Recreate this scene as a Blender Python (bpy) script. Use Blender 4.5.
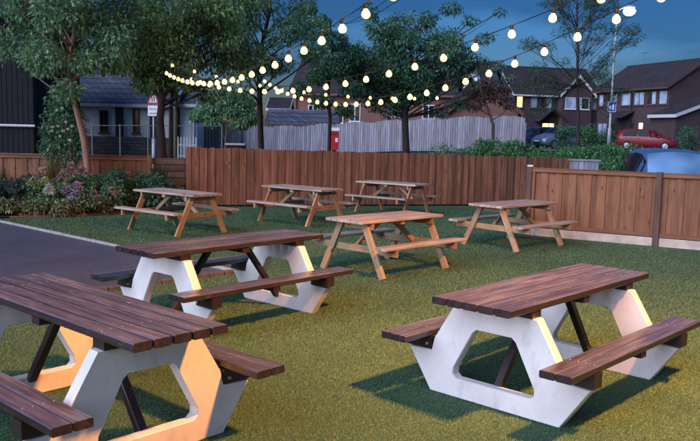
import bpy, math, random
import numpy as np
from mathutils import Vector, Matrix, Euler

for o in list(bpy.data.objects):
    bpy.data.objects.remove(o, do_unlink=True)
S = bpy.context.scene
COL = S.collection
PI = math.pi
R = math.radians

# ------------------------------------------------------------------ camera
CAM_F, CAM_PITCH, CAM_ROLL, CAM_H = 781.1, 0.11042, 0.02396, 1.788      # focal length in 700-px units
cam_data = bpy.data.cameras.new('camera')
cam = bpy.data.objects.new('camera', cam_data)
COL.objects.link(cam)
cam_data.sensor_fit = 'HORIZONTAL'
cam_data.sensor_width = 36.0
cam_data.lens = 36.0 * CAM_F / 700.0
cam_data.clip_start = 0.05
cam_data.clip_end = 2000.0
cam.matrix_world = (Matrix.Translation((0, 0, CAM_H)) @ Matrix.Rotation(PI / 2 - CAM_PITCH, 4, 'X')
                    @ Matrix.Rotation(CAM_ROLL, 4, 'Z'))
S.camera = cam

# ------------------------------------------------------------------ dusk sky, last daylight, exposure
SUN_EL, SUN_AZ = R(28.0), R(224.0)        # behind the camera, to its left; azimuth from +Y clockwise
world = bpy.data.worlds.new('World')
S.world = world
world.use_nodes = True
wn, wl = world.node_tree.nodes, world.node_tree.links
wn.clear()
w_out = wn.new('ShaderNodeOutputWorld')
w_bg = wn.new('ShaderNodeBackground')
w_bg.inputs['Strength'].default_value = 0.14
w_sky = wn.new('ShaderNodeTexSky')
w_sky.sky_type = 'NISHITA'
w_sky.sun_disc = False
w_sky.sun_elevation = R(3.0)
w_sky.sun_rotation = SUN_AZ
w_sky.altitude = 0
w_sky.air_density = 1.0
w_sky.dust_density = 0.4
w_sky.ozone_density = 5.0
w_tc = wn.new('ShaderNodeTexCoord')
w_map = wn.new('ShaderNodeMapping')
w_map.inputs['Scale'].default_value = (1.0, 1.0, 5.5)
w_map.inputs['Location'].default_value = (0.35, 0.1, 0.0)
w_noise = wn.new('ShaderNodeTexNoise')
w_noise.inputs['Scale'].default_value = 3.0
w_noise.inputs['Detail'].default_value = 5
w_noise.inputs['Roughness'].default_value = 0.45
w_ramp = wn.new('ShaderNodeValToRGB')
w_ramp.color_ramp.elements[0].position = 0.43
w_ramp.color_ramp.elements[0].color = (0.56, 0.51, 0.62, 1)
w_ramp.color_ramp.elements[1].position = 0.58
w_ramp.color_ramp.elements[1].color = (1.02, 0.82, 0.94, 1)
w_mul = wn.new('ShaderNodeMix')
w_mul.data_type = 'RGBA'
w_mul.blend_type = 'MULTIPLY'
w_mul.inputs[0].default_value = 1.0
wl.new(w_tc.outputs['Generated'], w_map.inputs['Vector'])
wl.new(w_map.outputs['Vector'], w_noise.inputs['Vector'])
wl.new(w_noise.outputs['Fac'], w_ramp.inputs['Fac'])
wl.new(w_sky.outputs['Color'], w_mul.inputs[6])
wl.new(w_ramp.outputs['Color'], w_mul.inputs[7])
wl.new(w_mul.outputs[2], w_bg.inputs['Color'])
wl.new(w_bg.outputs['Background'], w_out.inputs['Surface'])

sun_data = bpy.data.lights.new('sun', 'SUN')
sun_data.energy = 2.0
sun_data.angle = R(60)
sun_data.color = (0.74, 0.79, 1.0)
sun = bpy.data.objects.new('sun', sun_data)
COL.objects.link(sun)
to_sun = Vector((math.sin(SUN_AZ) * math.cos(SUN_EL), math.cos(SUN_AZ) * math.cos(SUN_EL), math.sin(SUN_EL)))
sun.rotation_euler = (-to_sun).to_track_quat('-Z', 'Y').to_euler()

S.view_settings.view_transform = 'Standard'
S.view_settings.look = 'None'
S.view_settings.gamma = 1.0
S.view_settings.use_curve_mapping = False
S.view_settings.exposure = 1.1
S.cycles.use_denoising = True
S.cycles.max_bounces = 6
S.cycles.transparent_max_bounces = 6
S.cycles.sample_clamp_indirect = 4.0
S.cycles.sample_clamp_direct = 0.0


# ------------------------------------------------------------------ helpers
def W(px, py, Y):
    """world point on the sight line of photo pixel (px, py) at ground distance Y"""
    X, Z = px - 350.0, py - 220.5
    c, s = math.cos(CAM_ROLL), math.sin(CAM_ROLL)
    X, Z = c * X + s * Z, -s * X + c * Z
    cp, sp = math.cos(CAM_PITCH), math.sin(CAM_PITCH)
    ry, rz, rx = cp - sp * Z / CAM_F, -sp - cp * Z / CAM_F, X / CAM_F
    return Vector((rx / ry * Y, Y, CAM_H + rz / ry * Y))


def sstep(a, b, x):
    t = min(1.0, max(0.0, (x - a) / (b - a)))
    return t * t * (3 - 2 * t)


def gz(x, y):
    """ground height: flat yard, the street behind lies a little higher"""
    return (sstep(21.5, 34, y) + 0.15 * sstep(34, 60, y)) * (0.3 + 0.7 * sstep(-8, 5, x))


def tag(o, label=None, cat=None, group=None, kind=None):
    if label: o['label'] = label
    if cat: o['category'] = cat
    if group: o['group'] = group
    if kind: o['kind'] = kind
    return o


def empty(name, loc=(0, 0, 0), rz=0.0):
    o = bpy.data.objects.new(name, None)
    o.empty_display_size = 0.2
    COL.objects.link(o)
    o.location = loc
    o.rotation_euler = (0, 0, rz)
    return o


def thing(name, label, cat, loc=(0, 0, 0), rz=0.0, group=None):
    return tag(empty(name, loc, rz), label, cat, group)


def link(name, me, mat=None, parent=None):
    o = bpy.data.objects.new(name, me)
    COL.objects.link(o)
    if mat and not me.materials: me.materials.append(mat)
    if parent: o.parent = parent
    return o


def copy_tree(o, parent=None):
    c = o.copy()
    COL.objects.link(c)
    c.parent = parent
    for ch in [x for x in o.children]:
        copy_tree(ch, c)
    return c


class MB:
    """collects faces for one mesh"""
    def __init__(self): self.v, self.f = [], []

    def add(self, vs, fs):
        n = len(self.v)
        self.v += [tuple(v) for v in vs]
        self.f += [tuple(i + n for i in f) for f in fs]
        return self

    def box(self, x0, x1, y0, y1, z0, z1):
        return self.add([(x0, y0, z0), (x1, y0, z0), (x1, y1, z0), (x0, y1, z0), (x0, y0, z1), (x1, y0, z1), (x1, y1, z1), (x0, y1, z1)],
                        [(0, 3, 2, 1), (4, 5, 6, 7), (0, 1, 5, 4), (1, 2, 6, 5), (2, 3, 7, 6), (3, 0, 4, 7)])

    def tube(self, pts, rad, n=8, cap=True):
        pts = [Vector(p) for p in pts]
        if not hasattr(rad, '__len__'): rad = [rad] * len(pts)
        base = len(self.v)
        ref = None
        for i, p in enumerate(pts):
            t = (pts[min(i + 1, len(pts) - 1)] - pts[max(i - 1, 0)])
            t = t.normalized() if t.length > 1e-9 else Vector((0, 0, 1))
            if ref is None: ref = Vector((1, 0, 0)) if abs(t.x) < 0.8 else Vector((0, 1, 0))
            a = (ref - t * ref.dot(t)).normalized()
            b = t.cross(a)
            ref = a
            for k in range(n):
                q = 2 * PI * k / n
                self.v.append(tuple(p + (a * math.cos(q) + b * math.sin(q)) * rad[i]))
        for i in range(len(pts) - 1):
            for k in range(n):
                k2 = (k + 1) % n
                self.f.append((base + i * n + k, base + i * n + k2, base + (i + 1) * n + k2, base + (i + 1) * n + k))
        if cap:
            self.f.append(tuple(base + k for k in reversed(range(n))))
            self.f.append(tuple(base + (len(pts) - 1) * n + k for k in range(n)))
        return self

    def lathe(self, prof, n=12, c=(0, 0, 0)):
        base = len(self.v)
        for r, z in prof:
            for k in range(n):
                q = 2 * PI * k / n
                self.v.append((c[0] + r * math.cos(q), c[1] + r * math.sin(q), c[2] + z))
        for i in range(len(prof) - 1):
            for k in range(n):
                k2 = (k + 1) % n
                self.f.append((base + i * n + k, base + i * n + k2, base + (i + 1) * n + k2, base + (i + 1) * n + k))
        self.f.append(tuple(base + k for k in reversed(range(n))))
        self.f.append(tuple(base + (len(prof) - 1) * n + k for k in range(n)))
        return self

    def prism(self, poly, d0, d1, axis='x'):
        """poly of (a, z) swept along axis from d0 to d1"""
        n = len(poly)
        if axis == 'x': vs = [(d0, a, z) for a, z in poly] + [(d1, a, z) for a, z in poly]
        else: vs = [(a, d0, z) for a, z in poly] + [(a, d1, z) for a, z in poly]
        fs = [tuple(range(n))[::-1], tuple(range(n, 2 * n))] + [(i, (i + 1) % n, n + (i + 1) % n, n + i) for i in range(n)]
        return self.add(vs, fs)

    def mesh(self, name, mat=None, smooth=False):
        me = bpy.data.meshes.new(name)
        me.from_pydata(self.v, [], self.f)
        import bmesh
        bm = bmesh.new(); bm.from_mesh(me)
        bmesh.ops.recalc_face_normals(bm, faces=bm.faces)
        bm.to_mesh(me); bm.free()
        if mat: me.materials.append(mat)
        if smooth: me.polygons.foreach_set('use_smooth', [True] * len(me.polygons))
        me.update()
        return me

    def obj(self, name, mat, parent=None, smooth=False):
        return link(name, self.mesh(name, mat, smooth), None, parent)


_plank_cache = {}


def plank_mesh(L, w, t, mat, bev=0.004, top=None):
    key = (round(L, 3), round(w, 4), round(t, 4), mat.name, bev, top.name if top else '')
    if key not in _plank_cache:
        a, b = w / 2, t / 2
        e = min(bev, a * 0.4, b * 0.4)
        prof = [(-a + e, -b), (a - e, -b), (a, -b + e), (a, b - e), (a - e, b), (-a + e, b), (-a, b - e), (-a, -b + e)]
        me = MB().prism(prof, -L / 2, L / 2, 'x').mesh('plank', mat)
        if top:                                   # upper face in its own colour, sky sheen painted in
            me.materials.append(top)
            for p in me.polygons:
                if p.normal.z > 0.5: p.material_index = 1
        _plank_cache[key] = me
    return _plank_cache[key]


def plank(name, a, b, w, t, up, mat, parent=None, bev=0.004, roll=0.0, top=None):
    """board from a to b; w across, t through (along `up`)"""
    a, b = Vector(a), Vector(b)
    x = (b - a).normalized()
    z = Vector(up)
    z = (z - x * z.dot(x)).normalized()
    y = z.cross(x)
    o = link(name, plank_mesh((b - a).length, w, t, mat, bev, top), None, parent)
    m = Matrix((x, y, z)).transposed().to_4x4()
    m = Matrix.Translation((a + b) / 2) @ m @ Matrix.Rotation(roll, 4, 'X')
    o.matrix_local = m
    return o


# ------------------------------------------------------------------ materials
class NT:
    def __init__(self, name):
        self.m = bpy.data.materials.new(name)
        self.m.use_nodes = True
        self.n, self.l = self.m.node_tree.nodes, self.m.node_tree.links
        self.n.clear()
        self.out = self.n.new('ShaderNodeOutputMaterial')
        self.b = self.n.new('ShaderNodeBsdfPrincipled')
        self.l.new(self.b.outputs[0], self.out.inputs[0])

    def new(self, t, **kw):
        x = self.n.new('ShaderNode' + t)
        for k, v in kw.items():
            if k in x.inputs: self.set(x.inputs[k], v)
            else: setattr(x, k, v)
        return x

    def set(self, inp, v):
        if isinstance(v, bpy.types.NodeSocket): self.l.new(v, inp)
        else: inp.default_value = v

    def p(self, **kw):
        for k, v in kw.items(): self.set(self.b.inputs[k.replace('_', ' ')], v)

    def coord(self, which='Object', scale=(1, 1, 1), rnd=True):
        v = self.new('TexCoord').outputs[which]
        if rnd:
            r = self.new('ObjectInfo').outputs['Random']
            ml = self.new('Math', operation='MULTIPLY'); self.l.new(r, ml.inputs[0]); ml.inputs[1].default_value = 37.0
            ad = self.new('VectorMath', operation='ADD')
            self.l.new(v, ad.inputs[0]); self.l.new(ml.outputs[0], ad.inputs[1])
            v = ad.outputs[0]
        mp = self.new('Mapping'); mp.inputs['Scale'].default_value = scale
        self.l.new(v, mp.inputs['Vector'])
        return mp.outputs[0]

    def noise(self, vec, scale=5, detail=4, rough=0.55, dist=0.0):
        x = self.new('TexNoise', Scale=scale, Detail=detail, Roughness=rough, Distortion=dist)
        self.l.new(vec, x.inputs['Vector'])
        return x.outputs['Fac']

    def ramp(self, fac, stops):
        x = self.new('ValToRGB')
        e = x.color_ramp.elements
        while len(e) < len(stops): e.new(0.5)
        for i, (p, c) in enumerate(stops):
            e[i].position = p
            e[i].color = (*c, 1) if len(c) == 3 else c
        self.l.new(fac, x.inputs['Fac'])
        return x.outputs['Color']

    def mix(self, fac, a, b, mode='MIX'):
        x = self.new('Mix', data_type='RGBA', blend_type=mode)
        for i, v in ((0, fac), (6, a), (7, b)):
            if isinstance(v, tuple) and len(v) == 3: v = (*v, 1)
            self.set(x.inputs[i], v)
        return x.outputs[2]

    def hsv(self, col, val):
        x = self.new('HueSaturation')
        self.l.new(col, x.inputs['Color']); self.set(x.inputs['Value'], val)
        return x.outputs['Color']

    def rnd(self, lo, hi):
        x = self.new('MapRange')
        self.l.new(self.new('ObjectInfo').outputs['Random'], x.inputs['Value'])
        x.inputs['To Min'].default_value = lo; x.inputs['To Max'].default_value = hi
        return x.outputs[0]

    def bump(self, h, strength=0.3, dist=0.01):
        x = self.new('Bump', Strength=strength, Distance=dist)
        self.l.new(h, x.inputs['Height'])
        self.l.new(x.outputs[0], self.b.inputs['Normal'])


def m_plain(name, c, rough=0.5, metal=0.0, var=0.12, scale=6.0, coat=0.0, bump=0.0):
    t = NT(name)
    f = t.noise(t.coord(), scale, 4)
    col = t.ramp(f, [(0.3, tuple(x * (1 - var) for x in c)), (0.7, tuple(min(1, x * (1 + var)) for x in c))])
    t.p(Base_Color=col, Roughness=rough, Metallic=metal, Coat_Weight=coat)
    if bump: t.bump(f, bump, 0.01)
    return t.m


def m_wood(name, stops, rough=0.6, grain=(1.6, 26, 26), bump=0.35, var=0.2, knots=0.0, scuff=None, rough_lo=None, spec=0.5):
    t = NT(name)
    v = t.coord(scale=grain)
    g = t.noise(v, 1.0, 6, 0.6, 0.6)
    col = t.ramp(g, stops)
    big = t.noise(t.coord(scale=(0.9, 3, 3)), 1.6, 3)
    col = t.mix(0.55, col, t.ramp(big, [(0.3, (0.55, 0.5, 0.5)), (0.7, (1.25, 1.2, 1.15))]), 'MULTIPLY')
    if knots:
        vo = t.new('TexVoronoi', Scale=1.0, Randomness=1.0)
        t.l.new(t.coord(scale=(3.2, 9, 9)), vo.inputs['Vector'])
        k = t.ramp(vo.outputs['Distance'], [(0.05, (1, 1, 1)), (0.17, (0, 0, 0))])
        col = t.mix(k, col, tuple(x * 0.3 for x in stops[0][1]))
    if scuff:
        s = t.noise(t.coord(scale=(5, 14, 14)), 1.3, 10, 0.8)
        col = t.mix(t.ramp(s, [(0.58, (0, 0, 0)), (0.70, (0.7, 0.7, 0.7))]), col, scuff)
    col = t.hsv(col, t.rnd(1 - var, 1 + var))
    t.p(Base_Color=col, Roughness=rough)
    t.b.inputs['Specular IOR Level'].default_value = spec
    if rough_lo is not None:
        rr = t.new('MapRange')
        t.l.new(t.noise(t.coord(scale=(2, 6, 6)), 2.0, 5), rr.inputs['Value'])
        rr.inputs['From Min'].default_value = 0.3; rr.inputs['From Max'].default_value = 0.7
        rr.inputs['To Min'].default_value = rough_lo; rr.inputs['To Max'].default_value = rough
        t.p(Roughness=rr.outputs[0])
    t.bump(g, bump, 0.004)
    return t.m


def m_leaf(name, dark, light, rough=0.45, trans=0.35, odd=None):
    t = NT(name)
    geo = t.new('NewGeometry')
    r = geo.outputs['Random Per Island']
    st = [(0.0, dark), (0.75, light)]
    if odd: st += [(0.9, light), (0.93, odd)]
    col = t.ramp(r, st)
    v = t.coord(rnd=False)
    clump = t.noise(v, 1.7, 3)
    col = t.mix(0.6, col, t.ramp(clump, [(0.35, (0.5, 0.56, 0.62)), (0.65, (1.5, 1.42, 1.25))]), 'MULTIPLY')
    t.p(Base_Color=col, Roughness=rough)
    t.b.inputs['Specular IOR Level'].default_value = 0.35
    tr = t.new('BsdfTranslucent'); t.l.new(col, tr.inputs['Color'])
    mx = t.new('MixShader'); mx.inputs[0].default_value = trans
    t.l.new(t.b.outputs[0], mx.inputs[1]); t.l.new(tr.outputs[0], mx.inputs[2])
    t.l.new(mx.outputs[0], t.out.inputs[0])
    return t.m


def m_bark(name, c, scale=1.0):
    t = NT(name)
    f = t.noise(t.coord(scale=(14 * scale, 14 * scale, 3 * scale)), 1.0, 6, 0.65)
    t.p(Base_Color=t.ramp(f, [(0.3, tuple(x * 0.5 for x in c)), (0.7, tuple(x * 1.4 for x in c))]), Roughness=0.9)
    t.bump(f, 0.8, 0.02)
    return t.m


def m_brick(name, c1, c2, mortar, scale=1.0, bw=0.225, bh=0.075, ms=0.010, bump=0.4, rough=0.85):
    t = NT(name)
    x = t.new('TexCoord').outputs['Object']
    sp = t.new('SeparateXYZ'); t.l.new(x, sp.inputs[0])
    ad = t.new('Math', operation='ADD'); t.l.new(sp.outputs[0], ad.inputs[0]); t.l.new(sp.outputs[1], ad.inputs[1])
    cb = t.new('CombineXYZ'); t.l.new(ad.outputs[0], cb.inputs[0]); t.l.new(sp.outputs[2], cb.inputs[1])
    b = t.new('TexBrick', Scale=scale)
    b.inputs['Color1'].default_value = (*c1, 1); b.inputs['Color2'].default_value = (*c2, 1); b.inputs['Mortar'].default_value = (*mortar, 1)
    b.inputs['Brick Width'].default_value = bw; b.inputs['Row Height'].default_value = bh; b.inputs['Mortar Size'].default_value = ms
    t.l.new(cb.outputs[0], b.inputs['Vector'])
    n = t.noise(x, 0.7, 5)
    col = t.mix(0.6, b.outputs['Color'], t.ramp(n, [(0.3, (0.65, 0.65, 0.65)), (0.7, (1.25, 1.25, 1.25))]), 'MULTIPLY')
    t.p(Base_Color=col, Roughness=rough)
    inv = t.new('Math', operation='SUBTRACT'); inv.inputs[0].default_value = 1.0; t.l.new(b.outputs['Fac'], inv.inputs[1])
    t.bump(inv.outputs[0], bump, 0.02)
    return t.m


def m_emit(name, c, s):
    t = NT(name)
    t.p(Base_Color=(*c, 1), Roughness=0.3, Emission_Color=(*c, 1), Emission_Strength=s)
    return t.m


def m_glass(name, tint=(0.02, 0.025, 0.03), rough=0.06, spec=0.9):
    t = NT(name)
    f = t.noise(t.coord(), 0.8, 2)
    t.p(Base_Color=t.ramp(f, [(0.35, tuple(x * 0.6 for x in tint)), (0.65, tuple(x * 1.5 for x in tint))]), Roughness=rough)
    t.b.inputs['Specular IOR Level'].default_value = spec
    return t.m


M = {}
M['dark_wood'] = m_wood('dark_stained_wood', [(0.25, (0.012, 0.0075, 0.009)), (0.5, (0.025, 0.0165, 0.0185)), (0.75, (0.048, 0.033, 0.036))],
                        rough=0.42, rough_lo=0.24, var=0.22, scuff=(0.12, 0.10, 0.105), spec=0.8)
M['sheen_top'] = m_wood('scuffed_sky_sheen_top', [(0.25, (0.024, 0.025, 0.036)), (0.5, (0.078, 0.080, 0.118)), (0.75, (0.165, 0.172, 0.235))],
                       rough=0.40, rough_lo=0.20, var=0.2, scuff=(0.25, 0.25, 0.30), spec=1.0)  # sky sheen put into a lighter bluish base colour; scuffs are wear
M['grey_wood'] = m_wood('weathered_pine', [(0.25, (0.235, 0.19, 0.155)), (0.5, (0.385, 0.335, 0.29)), (0.8, (0.51, 0.46, 0.41))], rough=0.55, var=0.16, knots=0.5, rough_lo=0.4)
M['leg_wood'] = m_wood('leg_pine', [(0.25, (0.22, 0.14, 0.072)), (0.5, (0.36, 0.25, 0.14)), (0.8, (0.47, 0.35, 0.22))], rough=0.65, var=0.2, knots=0.5)
M['fence_wood'] = m_wood('brown_fence_board', [(0.25, (0.095, 0.039, 0.021)), (0.5, (0.205, 0.088, 0.048)), (0.8, (0.34, 0.168, 0.094))], rough=0.75, var=0.30, knots=1.0, grain=(1.2, 22, 22))
M['fence_warm'] = m_wood('golden_fence_board', [(0.25, (0.105, 0.044, 0.020)), (0.5, (0.195, 0.090, 0.042)), (0.8, (0.28, 0.148, 0.074))], rough=0.72, var=0.16, knots=1.0, grain=(1.2, 20, 20))
M['post_wood'] = m_wood('dark_post', [(0.25, (0.05, 0.028, 0.024)), (0.5, (0.10, 0.062, 0.05)), (0.8, (0.16, 0.10, 0.08))], rough=0.8, var=0.1)
M['grey_fence'] = m_wood('silvered_paling', [(0.25, (0.17, 0.175, 0.22)), (0.5, (0.28, 0.285, 0.345)), (0.8, (0.40, 0.405, 0.46))], rough=0.8, var=0.22, grain=(1.0, 16, 16))
M['log'] = m_wood('old_sleeper', [(0.25, (0.06, 0.035, 0.025)), (0.5, (0.13, 0.08, 0.055)), (0.8, (0.20, 0.13, 0.09))], rough=0.85, var=0.3)
M['brace'] = m_plain('black_brown_brace', (0.022, 0.013, 0.013), 0.45, var=0.3)


def _white_concrete():
    t = NT('white_painted_concrete')
    v = t.coord()
    f = t.noise(v, 2.2, 6, 0.6)
    col = t.ramp(f, [(0.28, (0.62, 0.59, 0.57)), (0.6, (0.80, 0.78, 0.76))])
    s = t.noise(t.coord(scale=(2, 2, 0.8)), 4.0, 8, 0.7)
    col = t.mix(t.ramp(s, [(0.53, (0, 0, 0)), (0.72, (0.45, 0.45, 0.45))]), col, (0.36, 0.33, 0.31))
    c2 = t.noise(v, 9.0, 10, 0.85)
    col = t.mix(t.ramp(c2, [(0.64, (0, 0, 0)), (0.69, (0.8, 0.8, 0.8))]), col, (0.22, 0.20, 0.19))
    t.p(Base_Color=col, Roughness=0.5)
    t.bump(t.noise(v, 40, 4), 0.15, 0.003)
    return t.m


M['white'] = _white_concrete()
M['steel'] = m_plain('galvanised_steel', (0.42, 0.43, 0.45), 0.4, 0.8)
M['grey_paint'] = m_plain('grey_painted_steel', (0.36, 0.38, 0.42), 0.45, 0.1)
M['dull_steel'] = m_plain('dull_grey_steel', (0.13, 0.14, 0.17), 0.6)
M['black'] = m_plain('black_plastic', (0.005, 0.005, 0.006), 0.7)
M['gravel_board'] = m_plain('concrete_gravel_board', (0.46, 0.43, 0.38), 0.85, var=0.25, scale=5, bump=0.3)
M['edging'] = m_plain('concrete_edging', (0.30, 0.30, 0.30), 0.85, var=0.2, scale=9, bump=0.3)
M['kerb_brick'] = m_plain('kerb_brick', (0.085, 0.078, 0.075), 0.85, var=0.35, scale=14, bump=0.4)
M['soil'] = m_plain('bed_soil', (0.035, 0.024, 0.018), 0.95, var=0.5, scale=18, bump=1.0)


def _tarmac():
    t = NT('tarmac')
    v = t.coord(rnd=False)
    f = t.noise(v, 160, 3, 0.7)
    b = t.noise(v, 0.9, 5)
    col = t.ramp(f, [(0.3, (0.044, 0.052, 0.078)), (0.7, (0.10, 0.112, 0.165))])
    col = t.mix(0.7, col, t.ramp(b, [(0.3, (0.75, 0.75, 0.75)), (0.7, (1.2, 1.2, 1.2))]), 'MULTIPLY')
    st_ = t.noise(v, 2.6, 8, 0.7)
    col = t.mix(t.ramp(st_, [(0.56, (0, 0, 0)), (0.70, (0.55, 0.55, 0.55))]), col, (0.13, 0.13, 0.16))
    st2 = t.noise(v, 5.0, 6, 0.6, 1.5)
    col = t.mix(t.ramp(st2, [(0.60, (0, 0, 0)), (0.68, (0.5, 0.5, 0.5))]), col, (0.02, 0.021, 0.028))
    t.p(Base_Color=col, Roughness=0.5)
    t.bump(f, 0.5, 0.004)
    return t.m


M['tarmac'] = _tarmac()


def _turf(name, blade):
    t = NT(name)
    v = t.coord(rnd=False)
    big = t.noise(v, 0.55, 4)
    if blade:
        r = t.new('NewGeometry').outputs['Random Per Island']
        col = t.ramp(r, [(0.0, (0.058, 0.126, 0.074)), (0.45, (0.094, 0.194, 0.112)), (0.8, (0.126, 0.238, 0.140)), (1.0, (0.165, 0.258, 0.165))])
    else:
        f = t.noise(v, 70, 5, 0.7)
        col = t.ramp(f, [(0.3, (0.040, 0.095, 0.042)), (0.7, (0.080, 0.165, 0.072))])
        t.bump(f, 1.0, 0.02)
    col = t.mix(0.6, col, t.ramp(big, [(0.3, (0.66, 0.74, 0.76)), (0.7, (1.25, 1.2, 1.1))]), 'MULTIPLY')
    mot = t.noise(v, 30, 4, 0.7)
    col = t.mix(0.6, col, t.ramp(mot, [(0.32, (0.62, 0.66, 0.66)), (0.68, (1.3, 1.25, 1.2))]), 'MULTIPLY')
    t.p(Base_Color=col, Roughness=0.6)
    t.b.inputs['Specular IOR Level'].default_value = 0.2
    if blade:                                     # dense pile: fibres shade mostly like the pile surface
        sc_ = t.new('VectorMath', operation='SCALE'); sc_.inputs['Scale'].default_value = 0.45
        t.l.new(t.new('NewGeometry').outputs['Normal'], sc_.inputs[0])
        ad = t.new('VectorMath', operation='ADD'); ad.inputs[1].default_value = (0, 0, 1)
        t.l.new(sc_.outputs[0], ad.inputs[0])
        nz = t.new('VectorMath', operation='NORMALIZE'); t.l.new(ad.outputs[0], nz.inputs[0])
        t.l.new(nz.outputs[0], t.b.inputs['Normal'])
    return t.m


M['turf'] = _turf('turf_backing', False)
M['blade'] = _turf('turf_blades', True)


def _rough_grass():
    t = NT('rough_grass')
    v = t.coord(rnd=False)
    f = t.noise(v, 9, 6, 0.7)
    t.p(Base_Color=t.ramp(f, [(0.3, (0.022, 0.045, 0.018)), (0.7, (0.065, 0.10, 0.035))]), Roughness=0.9)
    t.bump(f, 1.0, 0.05)
    return t.m


M['verge'] = _rough_grass()
M['bark'] = m_bark('grey_brown_bark', (0.085, 0.062, 0.05))
M['bark_pale'] = m_bark('reddish_bark', (0.21, 0.13, 0.095))
M['bark_dark'] = m_bark('dark_bark', (0.045, 0.033, 0.03))
M['leaf_mid'] = m_leaf('leaf_mid_green', (0.042, 0.115, 0.062), (0.21, 0.40, 0.21))
M['leaf_olive'] = m_leaf('leaf_olive_green', (0.050, 0.115, 0.048), (0.24, 0.40, 0.17))
M['leaf_dark'] = m_leaf('leaf_dark_green', (0.024, 0.080, 0.048), (0.135, 0.30, 0.175))
M['leaf_feather'] = m_leaf('leaf_feather_green', (0.022, 0.05, 0.025), (0.093, 0.169, 0.081))
M['leaf_plum'] = m_leaf('leaf_plum', (0.035, 0.022, 0.024), (0.095, 0.06, 0.05))
M['leaf_hedge'] = m_leaf('leaf_hedge', (0.030, 0.105, 0.046), (0.17, 0.40, 0.15), rough=0.35)
M['leaf_varieg'] = m_leaf('leaf_variegated', (0.055, 0.10, 0.05), (0.22, 0.27, 0.15), odd=(0.50, 0.50, 0.36))
M['leaf_blue'] = m_leaf('leaf_blue_green', (0.022, 0.055, 0.048), (0.075, 0.125, 0.105))
M['leaf_grass'] = m_leaf('grass_blade_yellow', (0.07, 0.085, 0.02), (0.2, 0.2, 0.05))
M['leaf_strap'] = m_leaf('strap_leaf_green', (0.035, 0.06, 0.02), (0.1, 0.13, 0.04))
M['petal_pink'] = m_leaf('petal_pink', (0.32, 0.20, 0.24), (0.54, 0.40, 0.44), trans=0.3)
M['petal_mauve'] = m_leaf('petal_mauve', (0.28, 0.20, 0.30), (0.50, 0.40, 0.50), trans=0.3)
M['petal_rose'] = m_leaf('petal_rose', (0.30, 0.20, 0.17), (0.50, 0.38, 0.34), trans=0.3)
M['petal_white'] = m_leaf('petal_white', (0.50, 0.55, 0.45), (0.72, 0.75, 0.68), trans=0.3)
M['petal_lime'] = m_leaf('petal_lime', (0.24, 0.34, 0.12), (0.46, 0.55, 0.26), trans=0.3)
M['brick_dark'] = m_brick('dark_red_brick', (0.056, 0.032, 0.038), (0.086, 0.046, 0.050), (0.076, 0.062, 0.066))
M['brick_red'] = m_brick('orange_red_brick', (0.19, 0.066, 0.046), (0.26, 0.092, 0.064), (0.18, 0.13, 0.12))
M['stone'] = m_brick('rubble_stone', (0.13, 0.105, 0.10), (0.25, 0.21, 0.19), (0.10, 0.09, 0.085), bw=0.34, bh=0.16, ms=0.02, bump=1.0)
M['tile'] = m_brick('dark_roof_tile', (0.030, 0.024, 0.030), (0.046, 0.036, 0.042), (0.014, 0.012, 0.014), bw=0.30, bh=0.20, ms=0.016, bump=0.7)
M['slate'] = m_brick('blue_slate', (0.09, 0.10, 0.13), (0.15, 0.165, 0.20), (0.035, 0.04, 0.05), bw=0.34, bh=0.26, ms=0.02, bump=0.8, rough=0.4)
M['render'] = m_plain('white_render', (0.80, 0.80, 0.80), 0.8, var=0.1, scale=1.5)
M['upvc'] = m_plain('white_window_frame', (0.72, 0.72, 0.72), 0.4, var=0.05)
M['brown_frame'] = m_plain('brown_window_frame', (0.10, 0.06, 0.05), 0.5)
M['fascia'] = m_plain('pale_fascia', (0.58, 0.58, 0.60), 0.5)
M['cladding'] = m_plain('dark_cladding', (0.007, 0.007, 0.011), 0.95, var=0.3)
M['door'] = m_plain('dark_door', (0.035, 0.03, 0.035), 0.45)
M['pane'] = m_glass('window_glass')
M['sky_pane'] = m_glass('window_glass_painted_sky', (0.32, 0.40, 0.54), 0.1)  # pale blue base colour paints the sky reflected in the panes
M['lit_warm'] = m_emit('lit_window_warm', (1.0, 0.62, 0.20), 1.6)
M['lit_orange'] = m_emit('lit_window_orange', (1.0, 0.50, 0.20), 1.1)
M['lit_yellow'] = m_emit('lit_window_yellow', (1.0, 0.74, 0.30), 3.0)
M['bulb'] = m_emit('lit_bulb_glass', (1.0, 0.64, 0.13), 3.0)
M['street_lens'] = m_emit('street_lamp_lens', (1.0, 0.93, 0.80), 6.0)
M['flood_lens'] = m_emit('floodlight_lens', (1.0, 0.66, 0.30), 6.0)
M['cable'] = m_plain('black_cable', (0.006, 0.006, 0.006), 0.6)
M['sign_white'] = m_plain('sign_white', (0.74, 0.74, 0.76), 0.4, var=0.04)
M['sign_red'] = m_plain('sign_red', (0.45, 0.03, 0.035), 0.4, var=0.05)
M['sign_black'] = m_plain('sign_black', (0.02, 0.02, 0.02), 0.5, var=0.05)
M['sign_blue'] = m_plain('sign_blue', (0.03, 0.06, 0.30), 0.4, var=0.05)
M['post_red'] = m_plain('post_red', (0.42, 0.02, 0.03), 0.35, var=0.08)
M['car_red'] = m_plain('car_paint_red', (0.22, 0.008, 0.018), 0.35, var=0.04, coat=0.25)
M['car_blue'] = m_plain('car_paint_blue', (0.075, 0.16, 0.32), 0.35, 0.3, var=0.04, coat=0.25)
M['car_silver'] = m_plain('car_paint_silver_blue', (0.22, 0.28, 0.38), 0.35, 0.5, var=0.04, coat=0.25)
M['car_navy'] = m_plain('car_paint_navy', (0.04, 0.06, 0.13), 0.35, 0.3, var=0.04, coat=0.25)
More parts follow.
